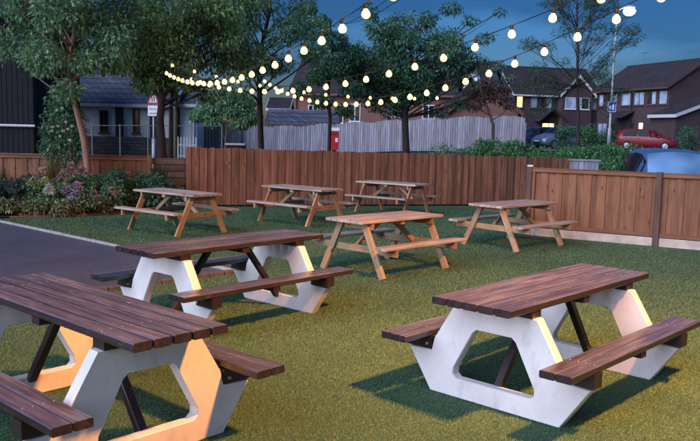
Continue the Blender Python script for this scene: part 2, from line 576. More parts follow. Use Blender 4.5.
M['car_screen'] = m_glass('sky_reflection_car_screen', (0.15, 0.28, 0.46), 0.08)  # reflected sky is put into the blue base colour of the windscreen
M['car_glass'] = m_glass('dark_car_glass', (0.010, 0.013, 0.019), 0.03, 0.12)
M['tyre'] = m_plain('tyre', (0.015, 0.015, 0.015), 0.8)
M['rim'] = m_plain('alloy_rim', (0.45, 0.45, 0.47), 0.3, 0.9)
M['lamp_glass'] = m_glass('headlamp_glass', (0.35, 0.36, 0.38), 0.1)
M['tail_red'] = m_plain('tail_lamp', (0.30, 0.01, 0.015), 0.2)
M['box_grey'] = m_plain('grey_cabinet', (0.26, 0.27, 0.29), 0.6, var=0.2)


# ------------------------------------------------------------------ ground, tarmac, turf
def sheet(name, x0, x1, y0, y1, nx, ny, dz, mat, kind='structure'):
    vs = [(x0 + (x1 - x0) * i / nx, y0 + (y1 - y0) * j / ny) for j in range(ny + 1) for i in range(nx + 1)]
    vs = [(x, y, gz(x, y) + dz) for x, y in vs]
    fs = [(j * (nx + 1) + i, j * (nx + 1) + i + 1, (j + 1) * (nx + 1) + i + 1, (j + 1) * (nx + 1) + i) for j in range(ny) for i in range(nx)]
    me = bpy.data.meshes.new(name); me.from_pydata(vs, [], fs); me.materials.append(mat)
    me.polygons.foreach_set('use_smooth', [True] * len(me.polygons))
    return tag(link(name, me), kind=kind)


# one sheet to the horizon, finer where the street rises
xs = [-900, -300, -120] + [-60 + 2 * i for i in range(61)] + [120, 300, 900]
ys = [-300, -60, -20] + [-10 + 1.5 * i for i in range(60)] + [100, 150, 300, 900, 1500]
gv = [(x, y, gz(x, y) - 0.012) for y in ys for x in xs]
nxs = len(xs)
gf = [(j * nxs + i, j * nxs + i + 1, (j + 1) * nxs + i + 1, (j + 1) * nxs + i) for j in range(len(ys) - 1) for i in range(nxs - 1)]
gm = bpy.data.meshes.new('ground'); gm.from_pydata(gv, [], gf); gm.materials.append(M['verge'])
tag(link('ground', gm), kind='structure')

KC = Vector((-1.38, 9.78, 0))                    # corner where edging and brick kerb meet
E1 = (Vector((-6.52, 14.46, 0)) - KC).normalized()
E2 = (Vector((-2.72, 8.42, 0)) - KC).normalized()
BED = [(-9.5, 14.3), (-7.6, 14.75), (-6.6, 15.05), (-5.35, 15.8), (-4.75, 16.7), (-4.0, 17.7), (-3.85, 18.1), (-4.6, 18.9), (-9.5, 18.9)]
FA, FB = Vector((-3.86, 18.28, 0)), Vector((6.05, 21.2, 0))          # back fence
NA, NB = Vector((3.26, 14.42, 0)), Vector((9.54, 10.70, 0))           # near fence, on the right


def flat(name, poly, z, mat, kind='structure'):
    me = bpy.data.meshes.new(name)
    me.from_pydata([(x, y, z) for x, y in poly], [], [tuple(range(len(poly)))])
    me.materials.append(mat)
    return tag(link(name, me), kind=kind)


flat('turf_ground', [(-9, -4), (9.5, -4), (9.5, 10.8), (6.0, 14.0), (6.0, 17), (6.0, 21.15), (-3.9, 18.25), (-9, 18.0)], -0.004, M['turf'])
p1, p2 = KC + E1 * 11, KC + E2 * 16
flat('tarmac_yard', [(KC.x, KC.y), (p2.x, p2.y), (p2.x - 18, p2.y), (p1.x - 14, p1.y), (p1.x, p1.y)][::-1], 0.002, M['tarmac'])
# parking place behind the near fence and the street
flat('parking_place', [(4.9, 14.6), (6.9, 12.9), (12, 10), (22, 10), (22, 20.5), (6.2, 20.5)], 0.0, M['tarmac'])
sheet('street', -60, 60, 46, 57, 60, 6, 0.012, M['tarmac'])
sheet('footway', -60, 60, 43.6, 45.8, 60, 2, 0.10, M['edging'])

# concrete edging laid in lengths between tarmac and grass
ed = tag(empty('lawn_edging', (0, 0, 0)), kind='structure')
n1 = Vector((-E1.y, E1.x, 0))
s = 0.0
rg = random.Random(3)
while s < 10.2:
    a, b = KC + E1 * (s + 0.006), KC + E1 * (s + 0.90)
    plank('edging_slab', a + Vector((0, 0, 0.0 + rg.uniform(-.004, .004))), b + Vector((0, 0, rg.uniform(-.004, .004))), 0.055, 0.07, (0, 0, 1), M['edging'], ed, 0.006)
    s += 0.906
kb = tag(empty('brick_kerb', (0, 0, 0)), kind='structure')
s = 0.06
while s < 7.2:
    a, b = KC + E2 * s, KC + E2 * (s + 0.212)
    dz = Vector((0, 0, -0.012 + rg.uniform(-.006, .006)))
    plank('brick', a + dz, b + dz, 0.105, 0.13, (0, 0, 1), M['kerb_brick'], kb, 0.007, rg.uniform(-.04, .04))
    s += 0.223
# planting bed
bm_ = [(x, y, 0.03) for x, y in BED]
flat('planting_bed', BED, 0.03, M['soil'])
be = tag(empty('bed_edging', (0, 0, 0)), kind='structure')
for (x0, y0), (x1, y1) in zip(BED[2:6], BED[3:7]):
    a, b = Vector((x0, y0, 0.015)), Vector((x1, y1, 0.015))
    plank('edging_log', a, b, 0.05, 0.06, (0, 0, 1), M['log'], be, 0.015)


def inside(poly, X, Y):
    r = np.zeros(len(X), bool)
    n = len(poly)
    for i in range(n):
        x0, y0 = poly[i]; x1, y1 = poly[(i + 1) % n]
        c = ((y0 > Y) != (y1 > Y)) & (X < (x1 - x0) * (Y - y0) / (y1 - y0 + 1e-12) + x0)
        r ^= c
    return r


def tri_mesh(name, V, tris, mat, kind=None, parent=None):
    me = bpy.data.meshes.new(name)
    V = np.asarray(V, np.float32); tris = np.asarray(tris, np.int32)
    k = tris.shape[1]
    me.vertices.add(len(V)); me.vertices.foreach_set('co', V.ravel())
    me.loops.add(tris.size); me.loops.foreach_set('vertex_index', tris.ravel())
    me.polygons.add(len(tris)); me.polygons.foreach_set('loop_start', np.arange(0, tris.size, k, dtype=np.int32))
    me.update(calc_edges=True)
    me.materials.append(mat)
    return link(name, me, None, parent)


def turf_blades():
    rs = np.random.RandomState(5)
    N = 3200000
    y = rs.uniform(2.4, 20.6, N)
    half = 0.50 * y + 1.6
    x = rs.uniform(-1, 1, N) * half
    keep = rs.uniform(0, 1, N) < np.minimum(1.0, (5.2 / y) ** 1.7) * half / 11.9 * np.where(y < 6, 1.9, 1.6)
    x, y = x[keep], y[keep]
    ok = ~inside([(p[0], p[1]) for p in ((KC.x, KC.y), (p2.x, p2.y), (p2.x - 18, p2.y), (p1.x - 14, p1.y), (p1.x, p1.y))], x, y)
    ok &= ~inside(BED, x, y)
    ok &= inside([(-9, 0), (2, 0), (9.5, 0), (NB.x, NB.y - .05), (NA.x, NA.y - .05), (4.4, 20.6), (FA.x, FA.y - .05), (-9, 18.0)], x, y)
    x, y = x[ok], y[ok]
    n = len(x)
    sc = np.clip(y / 6.0, 0.8, 2.2)
    h = rs.uniform(0.009, 0.018, n) * np.minimum(sc, 1.25)
    w = rs.uniform(0.0013, 0.0026, n) * sc
    a = rs.uniform(0, 2 * PI, n)
    la = rs.normal(0.6, 0.9, n); lean = rs.uniform(0.3, 1.1, n) * h
    P = np.stack([x, y, np.zeros(n)], 1)
    d = np.stack([np.cos(a), np.sin(a), np.zeros(n)], 1) * w[:, None]
    tip = P + np.stack([np.cos(la) * lean, np.sin(la) * lean, h], 1)
    V = np.stack([P - d, P + d, tip], 1).reshape(-1, 3)
    t = np.arange(3 * n).reshape(-1, 3)
    o = tri_mesh('artificial_grass', V, t, M['blade'])
    tag(o, 'short green artificial grass carpeting the beer garden', 'grass', kind='stuff')


turf_blades()


# ------------------------------------------------------------------ picnic tables
screw_me = MB().lathe([(.0062, -.002), (.0062, .0004), (.004, .0014)], 7).mesh('screw', M['steel'])


def concrete_table(label):
    """white concrete side frames, dark stained planks; local x along the planks"""
    L, H = 2.07, 0.75
    root = thing('picnic_table', label, 'picnic table', group='picnic tables with white frames')
    for k in range(5):
        v = (k - 2) * 0.1195
        plank('tabletop_plank', (-L / 2, v, H - 0.024), (L / 2, v, H - 0.024), 0.1050, 0.048, (0, 0, 1), M['dark_wood'], root, 0.006, top=M['sheen_top'])
    for sgn in (-1, 1):
        for j in range(2):
            v = sgn * (0.505 + 0.0515 + j * 0.107)
            plank('bench_plank', (-L / 2, v, 0.437 - 0.022), (L / 2, v, 0.437 - 0.022), 0.102, 0.046, (0, 0, 1), M['dark_wood'], root, 0.006, top=M['sheen_top'])
    for pl in list(root.children):
        for u in (-0.70, 0.70):
            for dv in (-0.026, 0.026):
                sw = link('screw', screw_me, None, pl)
                sw.location = (u, dv, 0.0245)
    # frame outline (v, z) and opening
    right = [(0.50, 0.0), (0.695, 0.285), (0.50, 0.30), (0.48, 0.385), (0.315, 0.655)]
    out = right + [(-v, z) for v, z in reversed(right)]
    hr = [(0.285, 0.135), (0.312, 0.158), (0.312, 0.20), (0.165, 0.475), (0.135, 0.50)]
    hole = hr + [(-v, z) for v, z in reversed(hr)]
    n = len(out)
    for u in (-0.70, 0.70):
        mb = MB()
        T = 0.042
        e = 0.010
        # front and back faces as a ring of quads between outline and opening, with a chamfered rim
        def inset(poly, d, sign):
            res = []
            m = len(poly)
            for i in range(m):
                p0, p1, p2_ = Vector(poly[i - 1]), Vector(poly[i]), Vector(poly[(i + 1) % m])
                a, b = (p1 - p0).normalized(), (p2_ - p1).normalized()
                na, nb = Vector((-a.y, a.x)), Vector((-b.y, b.x))
                q = na + nb
                q = q / max(0.35, q.length_squared) * 2 * 0.5 * 2 if q.length > 1e-6 else na
                res.append(tuple(p1 + q * d * sign * 0.5))
            return res
        oi, hi = inset(out, e, 1), inset(hole, e, -1)
        rings = [[(-T + e, p) for p in out], [(-T, p) for p in oi], [(-T, p) for p in hi], [(-T + e, p) for p in hole],
                 [(T - e, p) for p in hole], [(T, p) for p in hi], [(T, p) for p in oi], [(T - e, p) for p in out]]
        vs = [(u + d, p[0], p[1]) for r_ in rings for d, p in r_]
        fs = []
        for r_ in range(8):
            r2 = (r_ + 1) % 8
            for i in range(n):
                i2 = (i + 1) % n
                fs.append((r_ * n + i, r_ * n + i2, r2 * n + i2, r2 * n + i))
        mb.add(vs, fs)
        fr = mb.obj('side_frame', M['white'], root)
        sd = 1 if u > 0 else -1
        MB().box(u - 0.055, u + 0.055, -0.285, 0.285, 0.655, 0.7025).obj('top_bearer', M['brace'], root)
        for sgn in (-1, 1):
            a, b = (0.497, 0.72) if sgn > 0 else (-0.72, -0.497)
            MB().box(u - 0.05, u + 0.05, a, b, 0.300, 0.392).obj('bench_bearer', M['brace'], root)
            MB().box(u - 0.02, u + 0.02, sgn * 0.47 - 0.03, sgn * 0.47 + 0.03, 0.386, 0.392).obj('bracket_plate', M['steel'], root)
            mbb = MB()
            mbb.tube([(u - sd * 0.045, sgn * 0.53, 0.335), (u + sd * 0.064, sgn * 0.53, 0.335)], 0.010, 6).obj('bolt', M['steel'], root)
        # brace from under the top down to the bottom rail of the frame
        plank('brace', (sd * 0.20, 0, 0.70), (sd * 0.655, 0, 0.115), 0.055, 0.05, (sd, 0, 0.6), M['brace'], root)
    for u in (0.0,):
        MB().box(u - 0.045, u + 0.045, -0.28, 0.28, 0.655, 0.7025).obj('middle_batten', M['brace'], root)
        for sgn in (-1, 1):
            a, b = (0.515, 0.705) if sgn > 0 else (-0.705, -0.515)
            MB().box(u - 0.04, u + 0.04, a, b, 0.35, 0.392).obj('bench_batten', M['brace'], root)
    return root


def wooden_table(label):
    L, H = 1.62, 0.715
    root = thing('picnic_table', label, 'picnic table', group='wooden picnic tables')
    for k in range(6):
        v = (k - 2.5) * 0.1105
        plank('tabletop_plank', (-L / 2, v, H - 0.019), (L / 2, v, H - 0.019), 0.104, 0.038, (0, 0, 1), M['grey_wood'], root, 0.006)
    for sgn in (-1, 1):
        for j in range(2):
            v = sgn * (0.545 + 0.045 + j * 0.096)
            plank('bench_plank', (-L / 2, v, 0.425 - 0.019), (L / 2, v, 0.425 - 0.019), 0.091, 0.038, (0, 0, 1), M['grey_wood'], root, 0.006)
    for sd in (-1, 1):
        u = sd * 0.60
        plank('bench_bearer', (u, -0.725, 0.34), (u, 0.725, 0.34), 0.09, 0.040, (1, 0, 0), M['leg_wood'], root)
        plank('top_bearer', (u, -0.315, 0.635), (u, 0.315, 0.635), 0.085, 0.040, (1, 0, 0), M['leg_wood'], root)
        for sgn in (-1, 1):
            plank('leg', (u + sd * 0.042, sgn * 0.535, 0.0), (u + sd * 0.042, sgn * 0.20, 0.672), 0.095, 0.040, (1, 0, 0), M['leg_wood'], root)
            MB().tube([(u - sd * 0.024, sgn * 0.37, 0.34), (u + sd * 0.068, sgn * 0.37, 0.34)], 0.009, 6).obj('bolt', M['steel'], root)
        plank('brace', (sd * 0.57, 0, 0.345), (sd * 0.12, 0, 0.672), 0.07, 0.040, (0, 1, 0), M['leg_wood'], root)
    plank('middle_batten', (0, -0.30, 0.652), (0, 0.30, 0.652), 0.08, 0.045, (0, 0, 1), M['leg_wood'], root)
    return root


def put(o, x, y, th, label=None):
    o.location = (x, y, 0.0)
    o.rotation_euler = (0, 0, th)
    if label: o['label'] = label
    return o


ct = concrete_table('white framed dark plank picnic table nearest the camera on the right')
CT = [(1.466, 5.569, 0.822, 'white framed dark plank picnic table standing alone at the right front'),
      (-1.609, 4.61, 2.406, 'white framed dark plank picnic table cut off by the left edge, nearest of all'),
      (-1.176, 7.455, 0.847, 'white framed dark plank picnic table standing over the brick kerb by the tarmac')]
for i, (x, y, th, lb) in enumerate(CT):
    put(ct if i == 0 else copy_tree(ct), x, y, th, lb)
wt = wooden_table('x')
WT = [(0.485, 10.373, 0.802, 'weathered wooden picnic table in the middle of the lawn'),
      (2.737, 12.992, 0.756, 'weathered wooden picnic table in front of the golden fence panels on the right'),
      (-3.052, 13.70, 2.475, 'weathered wooden picnic table beside the flower bed on the left'),
      (-0.977, 15.539, 2.457, 'weathered wooden picnic table before the left half of the brown fence'),
      (0.96, 17.795, 2.494, 'weathered wooden picnic table farthest away, against the middle of the brown fence')]
for i, (x, y, th, lb) in enumerate(WT):
    put(wt if i == 0 else copy_tree(wt), x, y, th, lb)


# ------------------------------------------------------------------ fences of the garden
def board_fence(name, label, A, B, h0, h1, bw, mat, rail_mat, seed, posts=None, z0=0.04, cap=None, front=-1, pitch=None, wob=0.015):
    """vertical boards side by side between A and B; returns the Empty"""
    rg = random.Random(seed)
    d = (B - A); Ln = d.length; d = d / Ln
    nrm = Vector((-d.y, d.x, 0)) * front          # towards the viewer for front = -1 and A to the left
    root = thing(name, label, 'fence', A)
    pitch = pitch or bw * 0.92
    k = 0
    s = bw / 2
    while s < Ln - bw * 0.3:
        h = h0 + (h1 - h0) * s / Ln + rg.uniform(-wob, wob)
        off = nrm * (0.012 if k % 2 else 0.030)
        p = d * s + off
        tilt = rg.uniform(-.006, .006)
        plank('board', p + Vector((0, 0, z0)), p + d * tilt + Vector((0, 0, h)), bw, 0.017, nrm, mat, root, 0.003, rg.uniform(-.02, .02))
        s += pitch; k += 1
    for z in (0.3, (h0 + h1) / 2 - 0.25):
        a = -nrm * 0.03 + Vector((0, 0, z))
        plank('rail', a, a + d * Ln + Vector((0, 0, (h1 - h0) * 0.9)), 0.07, 0.04, nrm, rail_mat, root)
    return root, d, nrm, Ln


bf, d_, nn_, Ln_ = board_fence('brown_fence', 'tall brown close-boarded timber fence along the back of the lawn', FA, FB, 1.395, 1.27, 0.105, M['fence_wood'], M['post_wood'], 11, pitch=0.093)
for k in range(6):
    p = d_ * (0.05 + k * (Ln_ - 0.1) / 5) - nn_ * 0.09
    plank('post', p, p + Vector((0, 0, 1.22)), 0.09, 0.09, nn_, M['post_wood'], bf)

nf, d_, nn_, Ln_ = board_fence('golden_fence', 'low golden brown fence panels with capping rail and pale base board on the right', NA, NB, 1.19, 1.19, 0.14, M['fence_warm'], M['fence_warm'], 12, pitch=0.128, z0=0.165, wob=0.004)
up = Vector((0, 0, 1))
for k, (sp, hh) in enumerate(((0.05, 1.27), (2.30, 1.27), (3.55, 1.27), (5.80, 1.27), (7.24, 1.27))):
    p = d_ * sp + nn_ * 0.055
    plank('post', p, p + up * hh, 0.10, 0.10, nn_, M['post_wood'], nf, 0.006)
plank('end_board', d_ * 0.13 + nn_ * 0.045 + up * .16, d_ * 0.13 + nn_ * 0.045 + up * 1.235, 0.06, 0.04, nn_, M['fence_warm'], nf)
for a, b in ((0.10, 2.245), (2.355, 3.495), (3.605, 5.745), (5.855, 7.185)):
    q = nn_ * 0.05 + up * 1.215
    plank('capping_rail', d_ * a + q, d_ * b + q, 0.07, 0.055, nn_, M['fence_warm'], nf, 0.005)
    q = nn_ * 0.02 + up * 1.249
    plank('capping_strip', d_ * a + q, d_ * b + q, 0.13, 0.016, up, M['fence_warm'], nf)
    q = nn_ * 0.05 + up * 0.20
    plank('bottom_rail', d_ * a + q, d_ * b + q, 0.07, 0.035, nn_, M['fence_warm'], nf)
    q = nn_ * 0.045 + up * 0.078
    plank('base_board', d_ * a + q, d_ * b + q, 0.15, 0.05, nn_, M['gravel_board'], nf, 0.006)
MB().box(-.045, .045, -.045, .045, 0, 0.03).obj('post_cap', M['sign_white'], nf).location = d_ * 0.05 + nn_ * 0.055 + up * 1.272

LA, LB_ = Vector((-9.6, 18.05, 0)), Vector((-4.72, 18.32, 0))
lf, d_, nn_, Ln_ = board_fence('low_fence', 'low golden brown fence with flat top rail behind the flower bed on the left', LA, LB_, 1.13, 1.13, 0.15, M['fence_warm'], M['fence_warm'], 13, pitch=0.138, wob=0.003)
plank('top_rail', up * 1.145 + nn_ * 0.03, d_ * (Ln_ - .06) + up * 1.145 + nn_ * 0.03, 0.14, 0.03, up, M['fence_warm'], lf)
plank('top_batten', up * 1.09 + nn_ * 0.055, d_ * (Ln_ - .06) + up * 1.09 + nn_ * 0.055, 0.07, 0.03, nn_, M['fence_warm'], lf)
for sp in (2.6, Ln_):
    p = d_ * sp + nn_ * 0.06
    plank('post', p, p + up * 1.19, 0.10, 0.10, nn_, M['fence_warm'], lf, 0.006)

# stack of old sleepers closing the corner between both fences
sl = thing('sleeper_stack', 'stack of dark old timber sleepers in the corner between the two fences', 'sleepers', (-4.6, 18.45, 0))
rg = random.Random(8)
for k in range(7):
    x0 = rg.uniform(-.10, .02); x1 = 0.80 + rg.uniform(-.06, .02)
    y = 0.03 + rg.uniform(-.02, .02)
    plank('sleeper', (x0, y, 0.08 + k * 0.160), (x1, y + 0.10, 0.08 + k * 0.160 + rg.uniform(-.008, .008)), 0.2, 0.148, (0, 0, 1), M['log'], sl, 0.014)


# ------------------------------------------------------------------ plants
def leaf_cloud(name, C, r, n, size, mat, parent, seed, droop=0.35, aspect=0.42, shell=0.5, quad=True, fold=0.18):
    """n leaves spread over clumps with centres C (k,3) and radii r (k,3)"""
    rs = np.random.RandomState(seed)
    C = np.asarray(C, float); r = np.asarray(r, float)
    if r.ndim == 1: r = np.repeat(r[:, None], 3, 1)
    wgt = (r[:, 0] * r[:, 1] * r[:, 2]) ** 0.67
    idx = rs.choice(len(C), n, p=wgt / wgt.sum())
    u = rs.normal(size=(n, 3)); u /= np.linalg.norm(u, axis=1)[:, None]
    rad = rs.uniform(shell ** 3, 1, n) ** (1 / 3.0)
    rad *= np.where(rs.uniform(size=n) < 0.12, rs.uniform(1.0, 1.35, n), 1.0)
    P = C[idx] + u * rad[:, None] * r[idx]
    # direction: outward and drooping
    d = u * 0.8 + rs.normal(size=(n, 3)) * 0.6
    d[:, 2] -= droop * 1.6
    d /= np.linalg.norm(d, axis=1)[:, None]
    a = np.cross(d, rs.normal(size=(n, 3)) * 0.6 + np.array([0, 0, 1.0])); a /= (np.linalg.norm(a, axis=1)[:, None] + 1e-9)
    nn = np.cross(a, d)
    ln = size * rs.uniform(0.6, 1.35, n)
    wd = ln * aspect * 0.5
    mid = P + d * (ln * 0.45)[:, None] - nn * (ln * fold * 0.3)[:, None]
    tip = P + d * ln[:, None] + nn * 0
    tip[:, 2] -= ln * 0.15
    V = np.stack([P, mid + a * wd[:, None] + nn * (ln * fold * .5)[:, None], tip, mid - a * wd[:, None] + nn * (ln * fold * .5)[:, None]], 1).reshape(-1, 3)
    F = np.arange(4 * n).reshape(-1, 4)
    return tri_mesh(name, V, F, mat, None, parent)


def limb(mb, a, b, r0, r1, rg, wob=0.12, seg=5, n=6, sag=0.0):
    a, b = Vector(a), Vector(b)
    L = (b - a).length
    pts, rad = [], []
    o1 = Vector((rg.uniform(-1, 1), rg.uniform(-1, 1), rg.uniform(-.4, .4))) * wob * L
    for i in range(seg + 1):
        t = i / seg
        p = a.lerp(b, t) + o1 * math.sin(PI * t) + Vector((0, 0, sag * math.sin(PI * t)))
        pts.append(p); rad.append(r0 + (r1 - r0) * t)
    mb.tube(pts, rad, n)
    return pts


def tree(name, label, base, trunk_pts, trunk_r, clumps, n_leaf, leaf, leaf_mat, bark, seed, droop=0.35, shell=0.35, twigs=3, aspect=0.42, group=None, limb_r=0.3, sides=9, rise=0.8):
    """trunk_pts relative to base; clumps: list of (centre, radii) relative to base"""
    rg = random.Random(seed)
    root = thing(name, label, 'tree', base, group=group)
    mb = MB()
    tp = [Vector(p) for p in trunk_pts]
    rr = [trunk_r * (1 - 0.62 * i / (len(tp) - 1)) for i in range(len(tp))]
    rr[0] *= 1.25
    mb.tube(tp, rr, sides)
    for c, r in clumps:
        c = Vector(c)
        # leave the trunk below the clump
        hd_ = math.hypot(c.x - tp[-1].x * .5, c.y - tp[-1].y * .5)
        zst = min(max(c.z - rise * hd_, tp[-1].z * .40), tp[-1].z * .98)
        best = next(i for i in range(1, len(tp)) if tp[i].z >= zst or i == len(tp) - 1)
        f_ = min(1.0, max(0.0, (zst - tp[best - 1].z) / max(1e-6, tp[best].z - tp[best - 1].z)))
        st = tp[best - 1].lerp(tp[best], f_)
        rl = max(0.008, min(rr[best] * 0.5, limb_r * 0.07 + 0.012))
        pts = limb(mb, st, c, rl, rl * 0.35, rg, 0.16, 6, 5)
        for k in range(twigs):
            e = c + Vector((rg.uniform(-1, 1) * r[0], rg.uniform(-1, 1) * r[1], rg.uniform(-.7, 1) * r[2])) * 0.85
            limb(mb, pts[rg.choice((3, 4, 5))], e, rl * 0.38, 0.004, rg, 0.12, 3, 4)
    mb.obj('trunk', bark, root, True)
    leaf_cloud('crown', [c for c, r in clumps], [r for c, r in clumps], n_leaf, leaf, leaf_mat, root, seed, droop, aspect, shell)
    return root


def clump_field(seed, center, radii, n, rmin, rmax, gap=0.0, flat=0.8, low=-1.0):
    """clumps spread through an ellipsoid, more to its outside"""
    rg = random.Random(seed)
    out = []
    tries = 0
    while len(out) < n and tries < 4000:
        tries += 1
        u = Vector((rg.gauss(0, 1), rg.gauss(0, 1), rg.gauss(0, 1))).normalized() * (rg.uniform(0.15, 1.0) ** 0.5)
        if u.z < low: continue
        c = Vector(center) + Vector((u.x * radii[0], u.y * radii[1], u.z * radii[2]))
        r = rg.uniform(rmin, rmax)
        if any((c - Vector(q)).length < (r + s[0]) * gap for q, s in out): continue
        out.append((tuple(c), (r * rg.uniform(.8, 1.25), r * rg.uniform(.8, 1.25), r * flat * rg.uniform(.8, 1.2))))
    return out


def rel(px, py, Y, base):
    return tuple(W(px, py, Y) - Vector(base))


# tree in the flower bed
b = (W(88, 200, 16.9).x, 16.9, 0.0)
tree('bed_tree', 'leafy tree with slender leaning reddish trunk growing in the flower bed', b,
     [(0, 0, 0)] + [rel(x, y, 16.9, b) for x, y in ((88, 170), (84, 140), (77, 112), (71, 88), (69, 62), (75, 30), (74, 0))], 0.085,
     clump_field(21, rel(64, 18, 16.9, b), (1.42, 1.1, 1.75), 34, 0.28, 0.48, 0.45), 18000, 0.092, M['leaf_mid'], M['bark_pale'], 21, droop=0.3, shell=0.1, aspect=0.5)
# corner tree with several stems
b = (W(163, 170, 19.3).x, 19.3, 0.0)
tree('corner_tree', 'broad leafy tree with dark stems behind the sleepers in the fence corner', b,
     [(0, 0, 0)] + [rel(x, y, 19.3, b) for x, y in ((162, 150), (160, 120), (163, 90), (172, 50), (188, 10), (195, -30))], 0.12,
     clump_field(22, rel(192, 22, 19.3, b), (2.0, 1.3, 1.75), 44, 0.30, 0.55, 0.42), 22000, 0.105, M['leaf_olive'], M['bark_dark'], 22, droop=0.4, shell=0.1, aspect=0.42)
b = (W(172, 170, 19.6).x, 19.6, 0.0)
tree('slim_tree', 'slim dark trunk with small crown beside the corner tree', b,
     [(0, 0, 0)] + [rel(x, y, 19.6, b) for x, y in ((171, 150), (171, 110), (174, 70), (166, 40))], 0.07,
     clump_field(23, rel(138, 40, 19.6, b), (0.75, 0.7, 1.2), 14, 0.28, 0.42, 0.4), 8500, 0.10, M['leaf_olive'], M['bark_dark'], 23, droop=0.4, aspect=0.42)
# trees behind the back fence
b = (W(261, 170, 22.5).x, 22.5, gz(-2, 22.5))
tree('fence_tree', 'tall leafy tree with straight dark trunk behind the left half of the brown fence', b,
     [(0, 0, 0)] + [rel(x, y, 22.5, b) for x, y in ((261, 150), (260, 110), (259, 80), (262, 45), (270, 10), (268, -30))], 0.10,
     clump_field(24, rel(262, 26, 22.5, b), (1.95, 1.3, 2.0), 36, 0.28, 0.55, 0.45), 13500, 0.10, M['leaf_mid'], M['bark_dark'], 24, droop=0.35)
b = (W(226, 150, 27).x, 27, gz(-4, 27))
tree('low_tree', 'low bushy tree with drooping branches in front of the grey paling fence', b,
     [(0, 0, 0)] + [rel(x, y, 27, b) for x, y in ((226, 140), (228, 120), (226, 105))], 0.06,
     [(rel(x, y, 27, b), (r, r, r * .6)) for x, y, r in ((205, 112, .4), (218, 106, .45), (235, 108, .5), (250, 116, .42), (240, 122, .4), (214, 120, .35), (196, 116, .3), (228, 98, .45), (246, 100, .4))],
     6000, 0.11, M['leaf_mid'], M['bark'], 25, droop=0.5)
b = (W(329, 170, 26).x, 26, gz(-1, 26))
tree('thin_tree', 'thin dark trunk with sparse crown behind the middle of the brown fence', b,
     [(0, 0, 0)] + [rel(x, y, 26, b) for x, y in ((329, 150), (330, 120), (328, 90), (332, 55), (330, 20))], 0.075,
     [(rel(x, y, 26, b), (r, r, r * .7)) for x, y, r in ((318, 75, .42), (340, 68, .45), (352, 88, .4), (312, 52, .4), (334, 40, .45), (345, 110, .3), (322, 100, .35), (300, 88, .3), (355, 55, .4), (322, 22, .3), (308, 8, .3))],
     7500, 0.11, M['leaf_dark'], M['bark_dark'], 26, droop=0.4)
b = (W(406, 170, 27).x, 27, gz(2, 27))
cl = clump_field(27, rel(404, 52, 27, b), (2.55, 1.6, 1.75), 62, 0.28, 0.55, 0.42)
cl += [(rel(x, y, 27, b), (r, r, r * .6)) for x, y, r in ((452, 8, .35), (470, 20, .3), (485, 38, .32), (496, 66, .32), (508, 78, .25), (480, 88, .4), (462, 104, .35), (440, 112, .3), (390, 112, .35), (375, 106, .3), (500, 12, .2), (478, 60, .35), (345, 75, .4))]
tree('round_tree', 'large dark rounded tree with stout trunk before the grey paling fence', b,
     [(0, 0, 0)] + [rel(x, y, 27, b) for x, y in ((406, 150), (405, 120), (406, 95), (410, 65), (412, 42), (413, 28))], 0.14, cl, 27000, 0.115, M['leaf_dark'], M['bark_dark'], 27, droop=0.4)
b = (W(493, 160, 25.6).x, 25.6, gz(4.7, 25.6))
tree('plum_tree', 'small purple brown tree with forked branches rising behind the hedge', b,
     [(0, 0, 0)] + [rel(x, y, 25.6, b) for x, y in ((493, 145), (493, 125), (489, 112), (484, 100), (480, 88))], 0.07,
     [(rel(x, y, 25.6, b), (r, r, r * .7)) for x, y, r in ((474, 104, .32), (484, 94, .35), (498, 96, .36), (508, 104, .26), (490, 84, .3), (470, 92, .26), (505, 88, .25))],
     2200, 0.085, M['leaf_plum'], M['bark'], 28, droop=0.2, shell=0.1, twigs=7)
# feathery tree in front of the houses
b = (W(578, 160, 36).x, 36, gz(10, 36))
rg7 = random.Random(77)
cl7 = []
for k in range(90):
    t = rg7.random()
    yy = 114 - 140 * t
    spread = (58 if yy > 15 else 46) * (0.1 + 0.9 * rg7.random())
    cl7.append((rel(578 + spread * rg7.choice((-1, 1)), yy + rg7.uniform(-6, 6), 36 + rg7.uniform(-2, 2), b), (rg7.uniform(.25, .5), rg7.uniform(.25, .5), rg7.uniform(.12, .28))))
tree('feathery_tree', 'open feathery tree with thin straight trunk in front of the dark houses', b,
     [(0, 0, 0)] + [rel(x, y, 36, b) for x, y in ((578, 140), (578, 110), (577, 80), (578, 50), (577, 20), (578, -20))], 0.10, cl7, 13000, 0.10, M['leaf_feather'], M['bark_dark'], 29, droop=0.2, shell=0.0, twigs=5, aspect=0.32, limb_r=0.05, rise=1.1)


def shrub(name, label, base, clumps, n, size, mat, seed, cat='shrub', group=None, droop=0.2, aspect=0.5, flowers=None, shell=0.3):
    rg = random.Random(seed)
    root = thing(name, label, cat, base, group=group)
    mb = MB()
    for c, r in clumps:
        for k in range(3):
            e = Vector(c) + Vector((rg.uniform(-1, 1) * r[0], rg.uniform(-1, 1) * r[1], rg.uniform(-.3, .9) * r[2])) * .8
            limb(mb, (rg.uniform(-.05, .05), rg.uniform(-.05, .05), 0), e, 0.009, 0.003, rg, .1, 3, 4)
    mb.obj('stems', M['bark'], root)
    leaf_cloud('foliage', [c for c, r in clumps], [r for c, r in clumps], n, size, mat, root, seed, droop, aspect, shell)
    if flowers:
        fm, pts, fr = flowers
        for i, p in enumerate(pts):
            leaf_cloud('flower_head', [p], [(fr, fr, fr * .8)], 130, fr * 0.62, fm, root, seed * 31 + i, 0.0, 0.85, 0.8)
    return root


